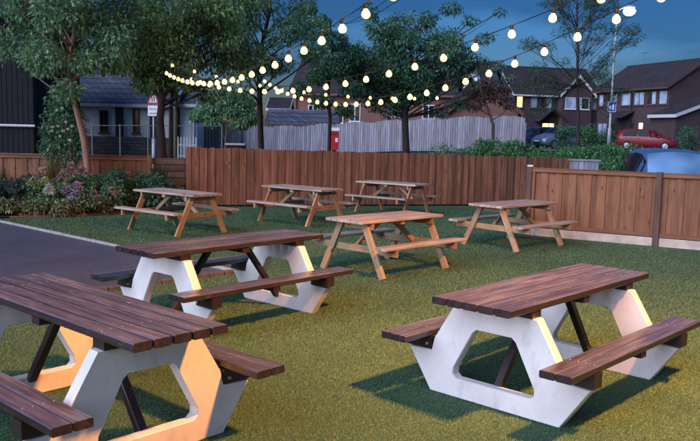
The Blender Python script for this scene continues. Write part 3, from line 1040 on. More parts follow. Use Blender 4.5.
def mound(px, py, Y, r, h, seed, k=7):
    """base on the ground and clumps for a mound whose middle shows at (px, py)"""
    c = W(px, py, Y)
    rg = random.Random(seed)
    base = (c.x, Y, 0.03)
    z = max(0.12, c.z - 0.03)
    cl = []
    for i in range(k):
        cl.append(((rg.uniform(-.75, .75) * r, rg.uniform(-.6, .6) * r, z + rg.uniform(-.5, .5) * h), (r * rg.uniform(.35, .55), r * rg.uniform(.35, .55), h * rg.uniform(.35, .6))))
    return base, cl


# front row: low variegated shrubs
for i, (px, py, Y, r, lb) in enumerate(((2, 208, 15.35, .36, 'low cream variegated shrub at the left edge of the flower bed'),
                                        (32, 208, 15.5, .34, 'low cream variegated shrub below the blue green leaves in the bed'),
                                        (58, 207, 15.7, .34, 'low cream variegated shrub in the middle of the bed front'),
                                        (84, 204, 15.95, .34, 'low cream variegated shrub below the mauve flower heads'),
                                        (106, 204, 16.3, .22, 'smallest cream variegated shrub at the right end of the bed front'))):
    bs, cl = mound(px, py, Y, r, .20, 40 + i)
    shrub('variegated_shrub', lb, bs, cl, 1700, 0.075, M['leaf_varieg'], 40 + i, group='variegated shrubs along the bed')
for i, (px, py, Y, r, h, m, lb) in enumerate(((8, 187, 16.1, .42, .26, 'leaf_blue', 'blue green leafy plant at the left end of the bed'),
                                               (30, 184, 16.3, .36, .24, 'leaf_blue', 'blue green leafy plant left of the pale flowers'),
                                               (101, 186, 16.8, .40, .34, 'leaf_dark', 'dark green bush right of the pink flowers'),
                                               (124, 186, 17.2, .42, .34, 'leaf_dark', 'dark green bush behind the left bench of the bed table'),
                                               (148, 186, 17.5, .42, .34, 'leaf_dark', 'dark green bush below the end post of the low fence'),
                                               (170, 190, 17.75, .30, .30, 'leaf_dark', 'dark green bush in front of the sleepers'))):
    bs, cl = mound(px, py, Y, r, h, 60 + i, 9)
    cl += [((c[0] * .9, c[1] * .8, c[2] * .45), q) for c, q in cl]
    shrub('leafy_bush', lb, bs, cl, 2600, 0.075, M[m], 60 + i, group='bushes in the bed')
for i, (px, py, Y, m, fl, lb) in enumerate((
        (40, 186, 16.2, 'petal_lime', ((34, 179), (41, 182), (30, 183), (37, 186), (45, 180)), 'hydrangea with lime green flower heads in the bed'),
        (52, 190, 16.0, 'petal_white', ((49, 186), (52, 192), (47, 191)), 'hydrangea with white flower heads in the bed'),
        (64, 184, 16.4, 'petal_rose', ((58, 187), (64, 172), (60, 176), (71, 165), (67, 178), (43, 170), (55, 181)), 'hydrangea with tall dusky rose flower heads in the bed'),
        (72, 190, 16.05, 'petal_mauve', ((66, 190), (78, 190), (72, 196), (77, 185)), 'hydrangea with two large mauve flower heads in the bed'),
        (86, 178, 16.6, 'petal_pink', ((81, 169), (85, 171), (94, 193), (98, 197), (79, 171)), 'hydrangea with pink flower heads under the bed tree'),
        (112, 190, 16.5, 'petal_rose', ((112, 190), (116, 193)), 'dark bush with two small rosy flower heads near the table'))):
    bs, cl = mound(px, py + 3, Y, .30, .22, 80 + i, 7)
    cl += [((c[0] * .9, c[1] * .8, c[2] * .5), q) for c, q in cl]
    pts = [tuple(W(x, y, Y - .22) - Vector(bs)) for x, y in fl]
    shrub('hydrangea', lb, bs, cl, 1500, 0.085, M['leaf_mid'], 80 + i, cat='flowering shrub', group='hydrangeas in the bed', flowers=(M[m], pts, .060 if i != 3 else .075))
# climbing shrub with pale blossom below the bed tree
bs = (W(62, 170, 17.3).x, 17.3, 0.03)
cl = [((W(x, y, 17.3) - Vector(bs))[:], (r, r * .7, r)) for x, y, r in ((60, 100, .3), (66, 115, .34), (54, 120, .3), (70, 130, .34), (60, 138, .36), (50, 146, .28), (76, 146, .28), (66, 155, .3), (78, 118, .2), (48, 132, .2))]
cl = [(tuple(c), q) for c, q in cl]
shrub('blossom_shrub', 'tall dark shrub with tiny pale blossoms beside the leaning trunk', bs, cl, 4200, 0.075, M['leaf_dark'], 95,
      flowers=(M['petal_white'], [tuple(W(x, y, 17.0) - Vector(bs)) for x, y in ((53, 127), (58, 126), (63, 131), (68, 129), (72, 126), (60, 136), (57, 110), (62, 108), (70, 140), (52, 131), (66, 122))], .026))


def grass_tuft(px, py, Y, h, n, mat, seed, label):
    c = W(px, py, Y)
    rs = np.random.RandomState(seed)
    root = thing('ornamental_grass', label, 'ornamental grass', (c.x, Y, 0.03), group='ornamental grasses in the bed')
    V, F = [], []
    for i in range(n):
        a = rs.uniform(0, 2 * PI); sp = abs(rs.normal(0, .22)) * h; hh = h * rs.uniform(.65, 1.05); w = rs.uniform(.004, .009)
        d = np.array([math.cos(a), math.sin(a), 0]); q = np.array([-d[1], d[0], 0]) * w
        p0 = d * .05 * rs.uniform(0, 1); p1 = d * sp * .5 + np.array([0, 0, hh * .6]); p2_ = d * sp * 1.3 + np.array([0, 0, hh])
        k = len(V)
        V += [p0 - q, p0 + q, p1 - q, p1 + q, p2_ - q * .2, p2_ + q * .2]
        F += [(k, k + 1, k + 3, k + 2), (k + 2, k + 3, k + 5, k + 4)]
    tri_mesh('blades', V, F, mat, None, root)


grass_tuft(52, 180, 17.2, 1.05, 260, M['leaf_grass'], 1, 'yellow green ornamental grass clump beside the rosy flowers')
grass_tuft(119, 180, 17.9, 1.05, 120, M['leaf_grass'], 2, 'thin yellow ornamental grass clump against the low fence')
grass_tuft(4, 185, 17.0, .85, 200, M['leaf_strap'], 3, 'green strap leaved grass clump at the left edge of the bed')
grass_tuft(160, 185, 17.9, 1.0, 300, M['leaf_strap'], 4, 'arching green strap leaved clump below the corner tree')
grass_tuft(140, 185, 17.9, .8, 240, M['leaf_strap'], 5, 'green strap leaved clump beside the low fence end post')


# hedge behind the near fence
def hedge(name, label, A, B, w, z1, n, seed, mat='leaf_hedge', leaf=.075):
    rg = random.Random(seed)
    A, B = Vector(A), Vector(B)
    d = (B - A); Ln = d.length; d /= Ln
    nr = Vector((-d.y, d.x, 0))
    root = thing(name, label, 'hedge', (A.x, A.y, gz(A.x, A.y)))
    cl, mb = [], MB()
    k = int(Ln / .22)
    for i in range(k):
        for j in range(4):
            s_ = (i + rg.random()) / k * Ln
            hh = z1 * (1 + .05 * math.sin(s_ * 1.9) + .03 * math.sin(s_ * 5.3))
            p = d * s_ + nr * rg.uniform(-.5, .5) * w
            z = gz(A.x + p.x, A.y + p.y) - gz(A.x, A.y) + hh * rg.choice((.25, .45, .65, .85, .95, .97)) + rg.uniform(-.06, .05)
            r = rg.uniform(.16, .30)
            cl.append(((p.x, p.y, z), (r, r, r * .8)))
            if j == 0: limb(mb, (p.x, p.y, gz(A.x + p.x, A.y + p.y) - gz(A.x, A.y)), (p.x, p.y, z), .015, .005, rg, .1, 3, 4)
    mb.obj('stems', M['bark'], root)
    leaf_cloud('foliage', [c for c, r in cl], [r for c, r in cl], n, leaf, M[mat], root, seed, .1, .55, .45)
    return root


hedge('hedge', 'long clipped evergreen hedge behind the right hand fences', (3.9, 24.2, 0), (9.6, 21.2, 0), 1.5, 1.42, 30000, 31)
hedge('low_hedge', 'low scruffy greenery along the top of the brown fence', (2.4, 23.4, 0), (4.4, 24.0, 0), .8, 1.28, 4000, 32, 'leaf_mid')
for i, (px, py, Y, r, h, lb) in enumerate(((690, 137, 52, .75, .8, 'round clipped bush beside the red car'),
                                           (566, 134, 44, .6, .5, 'dark rounded bush left of the feathery tree trunk'),
                                           (590, 134, 44, .6, .55, 'green rounded bush right of the feathery tree trunk'),
                                           (602, 137, 47, .8, .5, 'dark rounded bush at the foot of the street lamp'))):
    c = W(px, py, Y)
    g_ = gz(c.x, Y)
    cl = []
    rg = random.Random(300 + i)
    for k in range(14):
        u = Vector((rg.gauss(0, 1), rg.gauss(0, 1), rg.gauss(0, 1))).normalized() * .7
        cl.append(((u.x * r, u.y * r, c.z - g_ + u.z * h), (r * .45, r * .45, h * .45)))
    cl += [((q[0][0], q[0][1], q[0][2] * .4), q[1]) for q in cl[:6]]
    shrub('round_bush', lb, (c.x, Y, g_), cl, 2600, .11, M['leaf_hedge' if i == 2 else 'leaf_dark'], 300 + i, group='bushes by the houses')

# ------------------------------------------------------------------ festoon lights
STR = [   # first bulb, direction, spacing, slope and curvature of the sag (per bulb), index range, far tie, near tie, label
    ((0.260, 5.506, 2.727), 1.941, -0.061, 0.0031, -11, 22, (-4.62, 19.2, 3.55), (2.55, -0.62, 3.9), 'string of lit bulbs hanging farthest to the left'),
    ((1.849, 6.041, 2.835), 2.079, -0.092, 0.0043, -5, 20, (-4.62, 19.25, 3.4), (3.38, 3.32, 3.62), 'middle string of lit bulbs crossing the round tree'),
    ((2.260, 5.920, 2.833), 1.917, -0.100, 0.0041, -5, 25, (-2.56, 22.45, 3.6), (3.40, 3.30, 3.72), 'string of lit bulbs hanging farthest to the right'),
    ((1.886, 17.709, 2.618), 3.096, -0.029, 0.0066, 0, 12, (-4.6, 19.3, 3.75), (4.72, 25.5, 3.3), 'small distant string of lit bulbs along the back fence')]
socket_me = MB().lathe([(0.004, 0.052), (0.012, 0.050), (0.015, 0.038), (0.015, 0.010), (0.012, 0.0)], 8).mesh('socket', M['black'], True)
bulb_me = MB().lathe([(0.014, 0.006), (0.018, -0.002), (0.028, -0.014), (0.033, -0.030), (0.032, -0.044), (0.024, -0.057), (0.010, -0.064)], 10).mesh('bulb', M['bulb'], True)
for p0, th, sl_, k2, j0, j1, far, near, lb in STR:
    root = thing('string_lights', lb, 'string lights', near, group='strings of festoon bulbs')
    o = Vector(near)
    pos = lambda j: Vector((p0[0] + .5 * j * math.cos(th), p0[1] + .5 * j * math.sin(th), p0[2] + sl_ * j + k2 * j * j))
    pts = [Vector(near)] + [pos(j / 2) + Vector((0, 0, .085)) for j in range(2 * j0, 2 * j1 + 1)] + [Vector(far)]
    MB().tube([p - o for p in pts], 0.0042, 5).obj('cable', M['cable'], root)
    rg = random.Random(int(p0[1] * 100))
    for j in range(j0, j1 + 1):
        sk = link('bulb', bulb_me, None, root)
        sk.location = pos(j) - o + Vector((0, 0, 0.042))
        sk.rotation_euler = (rg.uniform(-.12, .12), rg.uniform(-.12, .12), 0)
        link('socket', socket_me, None, sk)

# overhead wires running off to the upper right
for i, (a, b_, lb) in enumerate((((332, 26, 24.0), (398, -8, 12.0), 'thin dark overhead wire left of the round tree'),
                                 ((345, 24, 24.0), (420, -14, 12.0), 'thin dark overhead wire touching the round tree'))):
    pts = [W(*a).lerp(W(*b_), t / 6) - Vector((0, 0, .12 * math.sin(PI * t / 6))) for t in range(7)]
    tag(MB().tube(pts, .007, 4).obj('overhead_wire', M['cable']), lb, 'wire', 'overhead wires')

# mast that carries the festoon strings and the garden floodlight, right of the picture
mast = thing('floodlight_mast', 'grey steel mast with warm floodlight and festoon ties right of the tables', 'floodlight', (3.45, 3.25, 0))
MB().lathe([(.11, 0), (.11, .02), (.06, .03), (.055, 3.0), (.045, 6.25), (.02, 6.28)], 10).obj('pole', M['grey_paint'], mast, True)
hd = MB().box(-.22, .22, -.06, .05, -.15, .15).obj('lamp_housing', M['black'], mast)
hd.location = (-.05, .18, 6.3)
aim = (Vector((0.4, 6.6, 0)) - Vector((3.4, 3.43, 6.3))).normalized()
hd.rotation_euler = aim.to_track_quat('Y', 'Z').to_euler()
ln = MB().box(-.19, .19, .055, .060, -.12, .12).obj('lens', M['flood_lens'], hd)
MB().tube([(0, 0, 6.2), (-.05, .14, 6.3)], .02, 6).obj('bracket', M['black'], mast)
fl_d = bpy.data.lights.new('floodlight', 'AREA')
fl_d.shape = 'RECTANGLE'; fl_d.size = .46; fl_d.size_y = .3
fl_d.spread = R(112)
fl_d.energy = 360.0
fl_d.color = (1.0, 0.36, 0.07)
fl = bpy.data.objects.new('floodlight', fl_d)
COL.objects.link(fl)
fl.parent = hd
fl.location = (0, .075, 0)
fl.rotation_euler = (R(90), 0, 0)
post2 = thing('timber_post', 'tall timber post holding the end of the left string of bulbs', 'post', (2.6, -.65, 0))
plank('shaft', (0, 0, 0), (0, 0, 4.0), .1, .1, (0, 1, 0), M['post_wood'], post2)
MB().tube([(0, 0, 3.9), (-.05, .03, 3.9)], .012, 6).obj('eye_bolt', M['steel'], post2)


# ------------------------------------------------------------------ beyond the fences
# grey paling fence with scalloped top
GA, GB = W(236, 150, 42.0), W(524, 150, 37.0)
ga, gb = Vector((GA.x, GA.y, 0)), Vector((GB.x, GB.y, 0))
gd = (gb - ga); gl = gd.length; gd /= gl
gn = Vector((gd.y, -gd.x, 0))
gf_ = thing('grey_paling_fence', 'long silvery grey paling fence with scalloped top behind the trees', 'fence', ga)
rg = random.Random(17)
bays = 8
sp = .0
k = 0
while sp < gl:
    t = sp / gl
    q = ga + gd * sp
    g_ = gz(q.x, q.y)
    ph = (t * bays) % 1.0
    top = W(236 + (524 - 236) * t, 127.0 - 9.0 * max(0, min(1, (t - .25) / .6)) - (1.2 if t < .3 else 2.2) * math.sin(PI * ph), q.y).z
    p = gd * sp
    plank('paling', p + Vector((0, 0, g_ + .05)), p + Vector((0, 0, top + rg.uniform(-.025, .025))), .105, .022, gn, M['grey_fence'], gf_, .004)
    sp += .118; k += 1
for i in range(bays + 1):
    p = gd * (gl * i / bays) - gn * .06
    q = ga + p
    plank('post', p + Vector((0, 0, gz(q.x, q.y))), p + Vector((0, 0, gz(q.x, q.y) + 1.5)), .1, .1, gn, M['grey_fence'], gf_)


def panel_fence(name, label, ax, bx, Y0, Y1, ztop, mat, bw, seed, cat='fence'):
    A, B = W(ax, 150, Y0), W(bx, 150, Y1)
    A.z = B.z = 0
    root = thing(name, label, cat, A)
    d = (B - A); Ln = d.length; d /= Ln; nr = Vector((d.y, -d.x, 0))
    rg = random.Random(seed)
    s = 0
    while s < Ln:
        q = A + d * s
        plank('board', d * s + Vector((0, 0, gz(q.x, q.y) + .02)), d * s + Vector((0, 0, ztop + rg.uniform(-.02, .02))), bw, .02, nr, mat, root, .003)
        s += bw * 1.1
    return root


M['blue_grey_fence'] = m_wood('blue_grey_board', [(0.25, (0.10, 0.11, 0.14)), (0.5, (0.16, 0.18, 0.22)), (0.8, (0.24, 0.26, 0.30))], rough=0.8, var=0.2, grain=(1, 16, 16))
panel_fence('blue_grey_fence', 'dark blue grey board fence left of the paling fence', 196, 240, 40.5, 41.5, W(215, 122, 41).z, M['blue_grey_fence'], .15, 41)

# wire mesh fence with thin steel rail
mf = thing('mesh_fence', 'dark wire mesh fence with pale top rail beyond the low fence', 'fence', (0, 0, 0))
mpts = [W(x, y, 26) for x, y in ((92, 125.5), (120, 125.5), (148, 125.5), (197, 126), (222, 126))]
for a, b_ in zip(mpts[:-1], mpts[1:]):
    MB().tube([a, b_], .011, 5).obj('top_rail', M['dull_steel'], mf)
    g_ = gz(a.x, 26)
    for k in range(22):
        p = a.lerp(b_, k / 22)
        MB().tube([(p.x, 26, g_), p], .004, 3, False).obj('wire', M['cable'], mf)
for p in mpts:
    MB().tube([(p.x, 26, gz(p.x, 26)), p + Vector((0, 0, .05))], .022, 6).obj('post', M['dull_steel'], mf)

mo = Vector((mpts[0].x, 26, gz(mpts[0].x, 26)))
for ch in mf.children: ch.location = -mo
mf.location = mo

# dark clad building at the left edge
def rect_w(px0, px1, Y):
    return W(px0, 130, Y).x, W(px1, 130, Y).x


x0, x1 = rect_w(-60, 36, 30)
dk = thing('dark_barn', 'dark boarded building at the left edge behind the low fence', 'building', (x0, 30, gz(x0, 30)))
zt = W(20, 20, 30).z
for k in range(int((x1 - x0) / .2)):
    plank('cladding_board', (k * .2 + .1, 0, 0), (k * .2 + .1, 0, zt), .185, .03, (0, 1, 0), M['cladding'], dk)
MB().box(0, x1 - x0 - .04, .03, 5, 0, zt).obj('wall', M['cladding'], dk)
MB().prism([(-.5, zt - .1), (2.5, zt + 1.6), (5.5, zt - .1), (5.5, zt + .05), (2.5, zt + 1.78), (-.5, zt + .05)], -.2, x1 - x0 + .3).obj('roof', M['tile'], dk)
zp = W(15, 125.5, 30).z
MB().tube([(-.0, -.09, zp - gz(x0, 30)), (x1 - x0, -.09, zp - gz(x0, 30))], .05, 6).obj('pipe', M['fascia'], dk)


def window(parent, x0, x1, z0, z1, n=2, pane='pane', frame='upvc', y=0.0, sill=True, rot=None, ft=.06):
    """framed window on a wall plane y (outside is -y); sub-parts: pane, sill"""
    mb = MB()
    mb.box(x0, x1, y - .05, y + .01, z1 - ft, z1).box(x0, x1, y - .05, y + .01, z0, z0 + ft)
    for i in range(n + 1):
        xc = x0 + (x1 - x0) * i / n
        a = xc - ft * (0 if i == 0 else (1 if i == n else .5)); b_ = a + ft
        mb.box(a, b_, y - .048, y + .008, z0 + ft, z1 - ft)
    w = mb.obj('window', M[frame], parent)
    for i in range(n):
        a = x0 + (x1 - x0) * i / n; b_ = x0 + (x1 - x0) * (i + 1) / n
        pm = pane if isinstance(pane, str) else pane[i]
        MB().box(a + ft * .5, b_ - ft * .5, y - .02, y + .004, z0 + ft * .9, z1 - ft * .9).obj('pane', M[pm], w)
    if sill:
        MB().box(x0 - .06, x1 + .06, y - .10, y + .005, z0 - .07, z0 - .002).obj('sill', M[frame], w)
    if rot is not None: w.matrix_local = rot
    return w


def house(name, label, A, B, depth, eave, ridge, wall, roof, over=.35, cat='house', chimney=None, fascia='brown_frame', z=None):
    """A, B: ends of the front wall on the ground; the front faces right of A->B turned to -y locally"""
    A, B = Vector(A), Vector(B)
    d = B - A
    g_ = gz((A.x + B.x) / 2, (A.y + B.y) / 2) if z is None else z
    root = thing(name, label, cat, (A.x, A.y, g_), math.atan2(d.y, d.x))
    Ln = d.length
    h, rz_ = eave - g_, ridge - g_
    MB().prism([(0, -.3), (depth, -.3), (depth, h), (depth / 2, rz_), (0, h)], 0, Ln, 'x').obj('wall', M[wall], root)
    sl = (rz_ - h) / (depth / 2)
    t = .14
    mb = MB().prism([(-over, h - over * sl + .02), (depth / 2, rz_ + .02), (depth + over, h - over * sl + .02), (depth + over, h - over * sl + .02 + t), (depth / 2, rz_ + .02 + t * 1.1), (-over, h - over * sl + .02 + t)], -over * .6, Ln + over * .6)
    rf = mb.obj('roof', M[roof], root)
    MB().box(-over * .6, Ln + over * .6, -over - .05, -over - .002, h - over * sl - .05, h - over * sl + .10).obj('fascia', M[fascia], rf)
    for xe in (-over * .6 - .03, Ln + over * .6 + .002):
        MB().prism([(-over, h - over * sl - .04), (depth / 2, rz_ - .04), (depth + over, h - over * sl - .04), (depth + over, h - over * sl + .02 + t + .012), (depth / 2, rz_ + .045 + t), (-over, h - over * sl + .02 + t + .012)], xe, xe + .028).obj('bargeboard', M[fascia], rf)
    MB().tube([(-over * .6, depth / 2, rz_ + t + .02), (Ln + over * .6, depth / 2, rz_ + t + .02)], .09, 8).obj('ridge_tiles', M[roof], rf)
    if chimney is not None:
        cx = chimney * Ln
        MB().box(cx - .35, cx + .35, depth / 2 - .25, depth / 2 + .25, rz_ - .5, rz_ + .9).box(cx - .4, cx + .4, depth / 2 - .3, depth / 2 + .3, rz_ + .9, rz_ + .98).obj('chimney', M[wall], rf)
    return root, Ln, h


# -- bungalow on the left, white render over rubble stone, slate roof
A, B = W(36, 150, 37), W(172, 150, 37)
zr = W(90, 72, 40).z
bg, Ln, h = house('bungalow', 'white rendered bungalow with blue slate roof and stone base behind the bed tree', A, B, 6, W(90, 101, 37).z, zr, 'render', 'slate', .4, fascia='fascia')
k = Ln / 136.0
zz = lambda py: W(90, py, 37).z - gz(A.x, 37) * 1.0
g_ = bg.location.z
zz = lambda py: W(90, py, 37).z - g_
MB().box(0, Ln, -.12, -.004, -.2, zz(136)).obj('stone_base', M['stone'], bg)
for (a, b_, t, bt, n, p) in ((64, 73, 110, 132, 2, 'pane'), (97, 104, 108, 132, 1, 'pane'), (18, 24, 108, 126, 1, 'sky_pane'), (40, 46, 110, 128, 1, 'pane')):
    window(bg, a * k, b_ * k, zz(bt), zz(t), n, p, 'brown_frame', -.002, True)
MB().box(80 * k, 88 * k, -.06, -.004, -.1, zz(106)).obj('door', M['door'], bg)
MB().box(114 * k, 122 * k, -.06, -.004, -.1, zz(104)).obj('door', M['door'], bg)
# -- white porch with slate roof and white pickets
A, B = W(180, 150, 38), W(194, 150, 38)
pc, Ln, h = house('white_porch', 'small white porch with blue slate roof beside the corner tree', A, B, 2.5, W(186, 103, 38).z, W(186, 90, 39).z, 'render', 'slate', .3, cat='porch', fascia='fascia')
g_ = pc.location.z
MB().box(.12, Ln - .12, -.05, -.003, -.1, W(186, 107, 38).z - g_).obj('door', M['upvc'], pc)
pk = thing('picket_fence', 'short white picket fence before the white porch', 'fence', (W(178, 150, 36.5).x, 36.5, gz(-8, 36.5)))
x1 = W(196, 150, 36.5).x - pk.location.x
for i in range(7):
    x = x1 * i / 6
    zt = W(186, 136.5, 36.5).z - pk.location.z
    MB().prism([(-.035, 0), (.035, 0), (.035, zt - .06), (0, zt), (-.035, zt - .06)], -.01, .01, 'y').obj('picket', M['upvc'], pk).location = (x, 0, 0)
for z in (.25, .75):
    MB().box(-.05, x1 + .05, .012, .04, z, z + .07).obj('rail', M['upvc'], pk)
# green pole near the corner tree
tag(MB().tube([W(175, 178, 20.3), W(176, 100, 20.3), W(176, 62, 20.3)], .05, 8).obj('green_pole', m_plain('green_paint', (.05, .085, .05), .5)), 'slim green pole standing right of the dark trunks', 'pole')

# -- pale rimmed trough behind the brown fence
tr = thing('planter_trough', 'dark trough with pale rim standing just behind the brown fence', 'trough', (W(236, 150, 23).x, 23, gz(-3.3, 23)))
zt = W(236, 144, 23).z - tr.location.z
MB().add([(-.2, -.16, 0), (.2, -.16, 0), (.2, .16, 0), (-.2, .16, 0), (-.27, -.2, zt), (.27, -.2, zt), (.27, .2, zt), (-.27, .2, zt)], [(0, 3, 2, 1), (0, 1, 5, 4), (1, 2, 6, 5), (2, 3, 7, 6), (3, 0, 4, 7), (4, 5, 6, 7)]).obj('bin', M['black'], tr)
MB().box(-.29, .29, -.22, -.18, zt - .03, zt + .02).box(-.29, .29, .18, .22, zt - .03, zt + .02).box(-.29, -.25, -.178, .178, zt - .03, zt + .02).box(.25, .29, -.178, .178, zt - .03, zt + .02).obj('rim', M['fascia'], tr)

# -- shed with sagging dark roof and a white conservatory gable behind the paling fence
A, B = W(268, 150, 45), W(336, 150, 45)
sh, Ln, h = house('garden_shed', 'long shed with dark sloping roof above the grey paling fence', A, B, 3.0, W(300, 124, 45).z, W(300, 113.5, 46.5).z, 'cladding', 'slate', .25, cat='shed')
A, B = W(268, 150, 49), W(288, 150, 49)
cn, Ln, h = house('conservatory', 'small white framed conservatory with dark roof above the shed', A, B, 3.0, W(278, 109, 49).z, W(278, 101, 50).z, 'upvc', 'tile', .2, cat='conservatory', fascia='upvc')
window(cn, .08, Ln - .08, h - 1.1, h - .12, 5, 'pane', 'upvc', -.003)

# -- long red brick house behind the paling fence
A, B = W(292, 150, 56), W(452, 150, 54)
rb, Ln, h = house('brick_house', 'long red brick house behind the trees and paling fence', A, B, 7, W(370, 92, 55).z, W(370, 62, 58).z, 'brick_red', 'tile', .4, chimney=.25)
g_ = rb.location.z
k = Ln / 160.0
for (a, b_, t, bt, n) in ((48, 52, 106, 124, 1), (58, 69, 104, 122, 2), (16, 26, 106, 120, 2), (100, 112, 104, 116, 2), (130, 142, 104, 118, 2)):
    window(rb, a * k, b_ * k, W(370, bt, 55).z - g_, W(370, t, 55).z - g_, n, 'pane', 'upvc', -.003)
# -- white gabled house glimpsed through the round tree
A, B = W(452, 150, 64), W(482, 150, 63)
wh, Ln, h = house('white_house', 'white rendered house glimpsed through the branches of the round tree', A, B, 6, W(465, 84, 63).z, W(465, 64, 66).z, 'render', 'tile', .4, fascia='fascia')
g_ = wh.location.z
MB().prism([(.3, h - .6), (Ln - .3, h - .6), (Ln - .3, h + .2), (Ln / 2, h + 1.5), (.3, h + .2)], -.55, .9, 'y').obj('dormer', M['render'], wh)
for a, b_ in ((.45, .9), (1.25, 1.75)):
    window(wh, a, b_, h - .5, h + .45, 1, 'pane', 'brown_frame', -.553)
# -- small brick gable with dark verge
apex = W(484, 82, 47)
el, er = W(446, 113, 46), W(521, 113, 46)
ga_ = gz(er.x, 46)
bgab = thing('brick_garage', 'small red brick gabled building right of the round tree', 'garage', (el.x, 46, ga_))
wd = er.x - el.x
ez, az = er.z - ga_, apex.z - ga_
MB().prism([(.15, -.2), (wd - .15, -.2), (wd - .15, ez), (wd / 2, az - .1), (.15, ez)], 0, 6, 'y').obj('wall', M['brick_red'], bgab)
MB().prism([(-.1, ez - .15), (wd / 2, az), (wd + .1, ez - .15), (wd + .1, ez + .02), (wd / 2, az + .2), (-.1, ez + .02)], -.3, 6.2, 'y').obj('roof', M['tile'], bgab)
MB().prism([(-.1, ez - .28), (wd / 2, az - .14), (wd + .1, ez - .28), (wd + .1, ez - .005), (wd / 2, az + .16), (-.1, ez - .005)], -.36, -.302, 'y').obj('bargeboard', M['brown_frame'], bgab)

# -- dark brick houses on the right
A, B = Vector((21.8, 70.6, 0)), Vector((24.8, 62.0, 0))
h1, Ln, h = house('dark_house', 'large dark brick house with gable end behind the red car', A, B, 6.5, 6.2, 8.25, 'brick_dark', 'tile', .4, chimney=None)
g_ = h1.location.z
for (a, b_, n, p) in ((.35, 1.0, 1, 'sky_pane'), (1.5, 2.9, 2, ('pane', 'sky_pane')), (3.4, 4.6, 1, 'sky_pane'), (5.0, 6.3, 2, ('sky_pane', 'sky_pane')), (6.6, 7.7, 2, ('pane', 'sky_pane')), (8.0, 8.95, 1, 'sky_pane')):
    window(h1, a, b_, 3.55, 4.65, n, p, 'brown_frame', -.003)
for (a, b_, n, p) in ((.4, 1.7, 2, 'sky_pane'), (2.2, 3.4, 2, 'pane'), (4.1, 5.3, 2, 'pane'), (5.75, 6.35, 1, 'lit_yellow')):
    window(h1, a, b_, .95, 2.15, n, p, 'brown_frame', -.003)
for a in (3.55,):
    MB().box(a, a + .5, -.05, -.003, 0, 2.05).obj('door', M['door'], h1)
MB().prism([(-1.3, 2.5), (-.003, 3.05), (-.003, 3.15), (-1.3, 2.6)], 3.0, 5.2).obj('porch_roof', M['tile'], h1)
# lean-to against the gable with pale verge, and gable windows (gable faces local +x)
lt = MB().prism([(-1.7, -.2), (2.6, -.2), (2.6, 4.0), (-1.7, 2.55)], Ln + .003, Ln + 2.8).obj('lean_to', M['brick_dark'], h1)
MB().prism([(-2.0, 2.48), (2.6, 4.03), (2.6, 4.2), (-2.0, 2.65)], Ln + .004, Ln + 3.1).obj('lean_to_roof', M['tile'], lt)
MB().prism([(-2.05, 2.42), (2.6, 3.99), (2.6, 4.25), (-2.05, 2.68)], Ln + 3.102, Ln + 3.16).obj('verge_board', M['fascia'], lt)
MB().box(Ln + .1, Ln + 3.1, -2.07, -2.01, 2.42, 2.66).obj('gutter_board', M['fascia'], lt)
gab = Matrix.Translation((Ln, 0, 0)) @ Matrix.Rotation(PI / 2, 4, 'Z')
window(h1, 3.3, 4.1, 3.5, 4.7, 1, 'sky_pane', 'upvc', -.003, rot=gab)
window(h1, 3.0, 4.4, .9, 2.0, 2, 'lit_orange', 'upvc', -.003, rot=gab)
cp = MB().prism([(3.0, 2.5), (5.6, 2.5), (5.6, 2.62), (3.0, 2.62)], Ln + .003, Ln + .9).obj('canopy', M['fascia'], h1)

A, B = Vector((15.9, 78.0, 0)), Vector((25.0, 80.0, 0))
h2, Ln, h = house('terrace_house', 'dark brick terrace house with white gable trim behind the feathery tree', A, B, 7, 6.25, 8.9, 'brick_dark', 'tile', .4, fascia='fascia')
for (a, b_, n, p) in ((.25, .95, 1, 'lit_orange'), (1.7, 2.5, 1, 'sky_pane'), (2.8, 4.1, 2, ('pane', 'sky_pane')), (8.2, 9.0, 1, 'sky_pane')):
    window(h2, a, b_, 3.6, 4.75, n, p, 'brown_frame', -.003)
window(h2, 3.1, 4.5, .9, 2.2, 2, 'lit_warm', 'brown_frame', -.003)
pg = MB().prism([(4.7, -.2), (7.9, -.2), (7.9, 5.1), (6.3, 6.7), (4.7, 5.1)], -1.0, .5, 'y').obj('front_gable', M['brick_dark'], h2)
MB().prism([(4.4, 4.82), (6.3, 6.75), (8.2, 4.82), (8.2, 5.0), (6.3, 6.95), (4.4, 5.0)], -1.25, 3.0, 'y').obj('gable_roof', M['tile'], pg)
MB().prism([(4.35, 4.72), (6.3, 6.65), (8.25, 4.72), (8.25, 5.02), (6.3, 6.99), (4.35, 5.02)], -1.31, -1.252, 'y').obj('gable_bargeboard', M['upvc'], pg)
window(h2, 5.0, 7.6, 3.6, 4.75, 3, ('sky_pane', 'sky_pane', 'pane'), 'upvc', -1.003)
MB().prism([(2.3, 2.3), (3.8, 3.5), (5.3, 2.3), (5.3, 2.42), (3.8, 3.65), (2.3, 2.42)], -1.2, -.003, 'y').obj('porch_roof', M['tile'], h2)
MB().box(4.75, 5.55, -1.05, -1.003, 0, 2.0).obj('door', M['door'], h2)

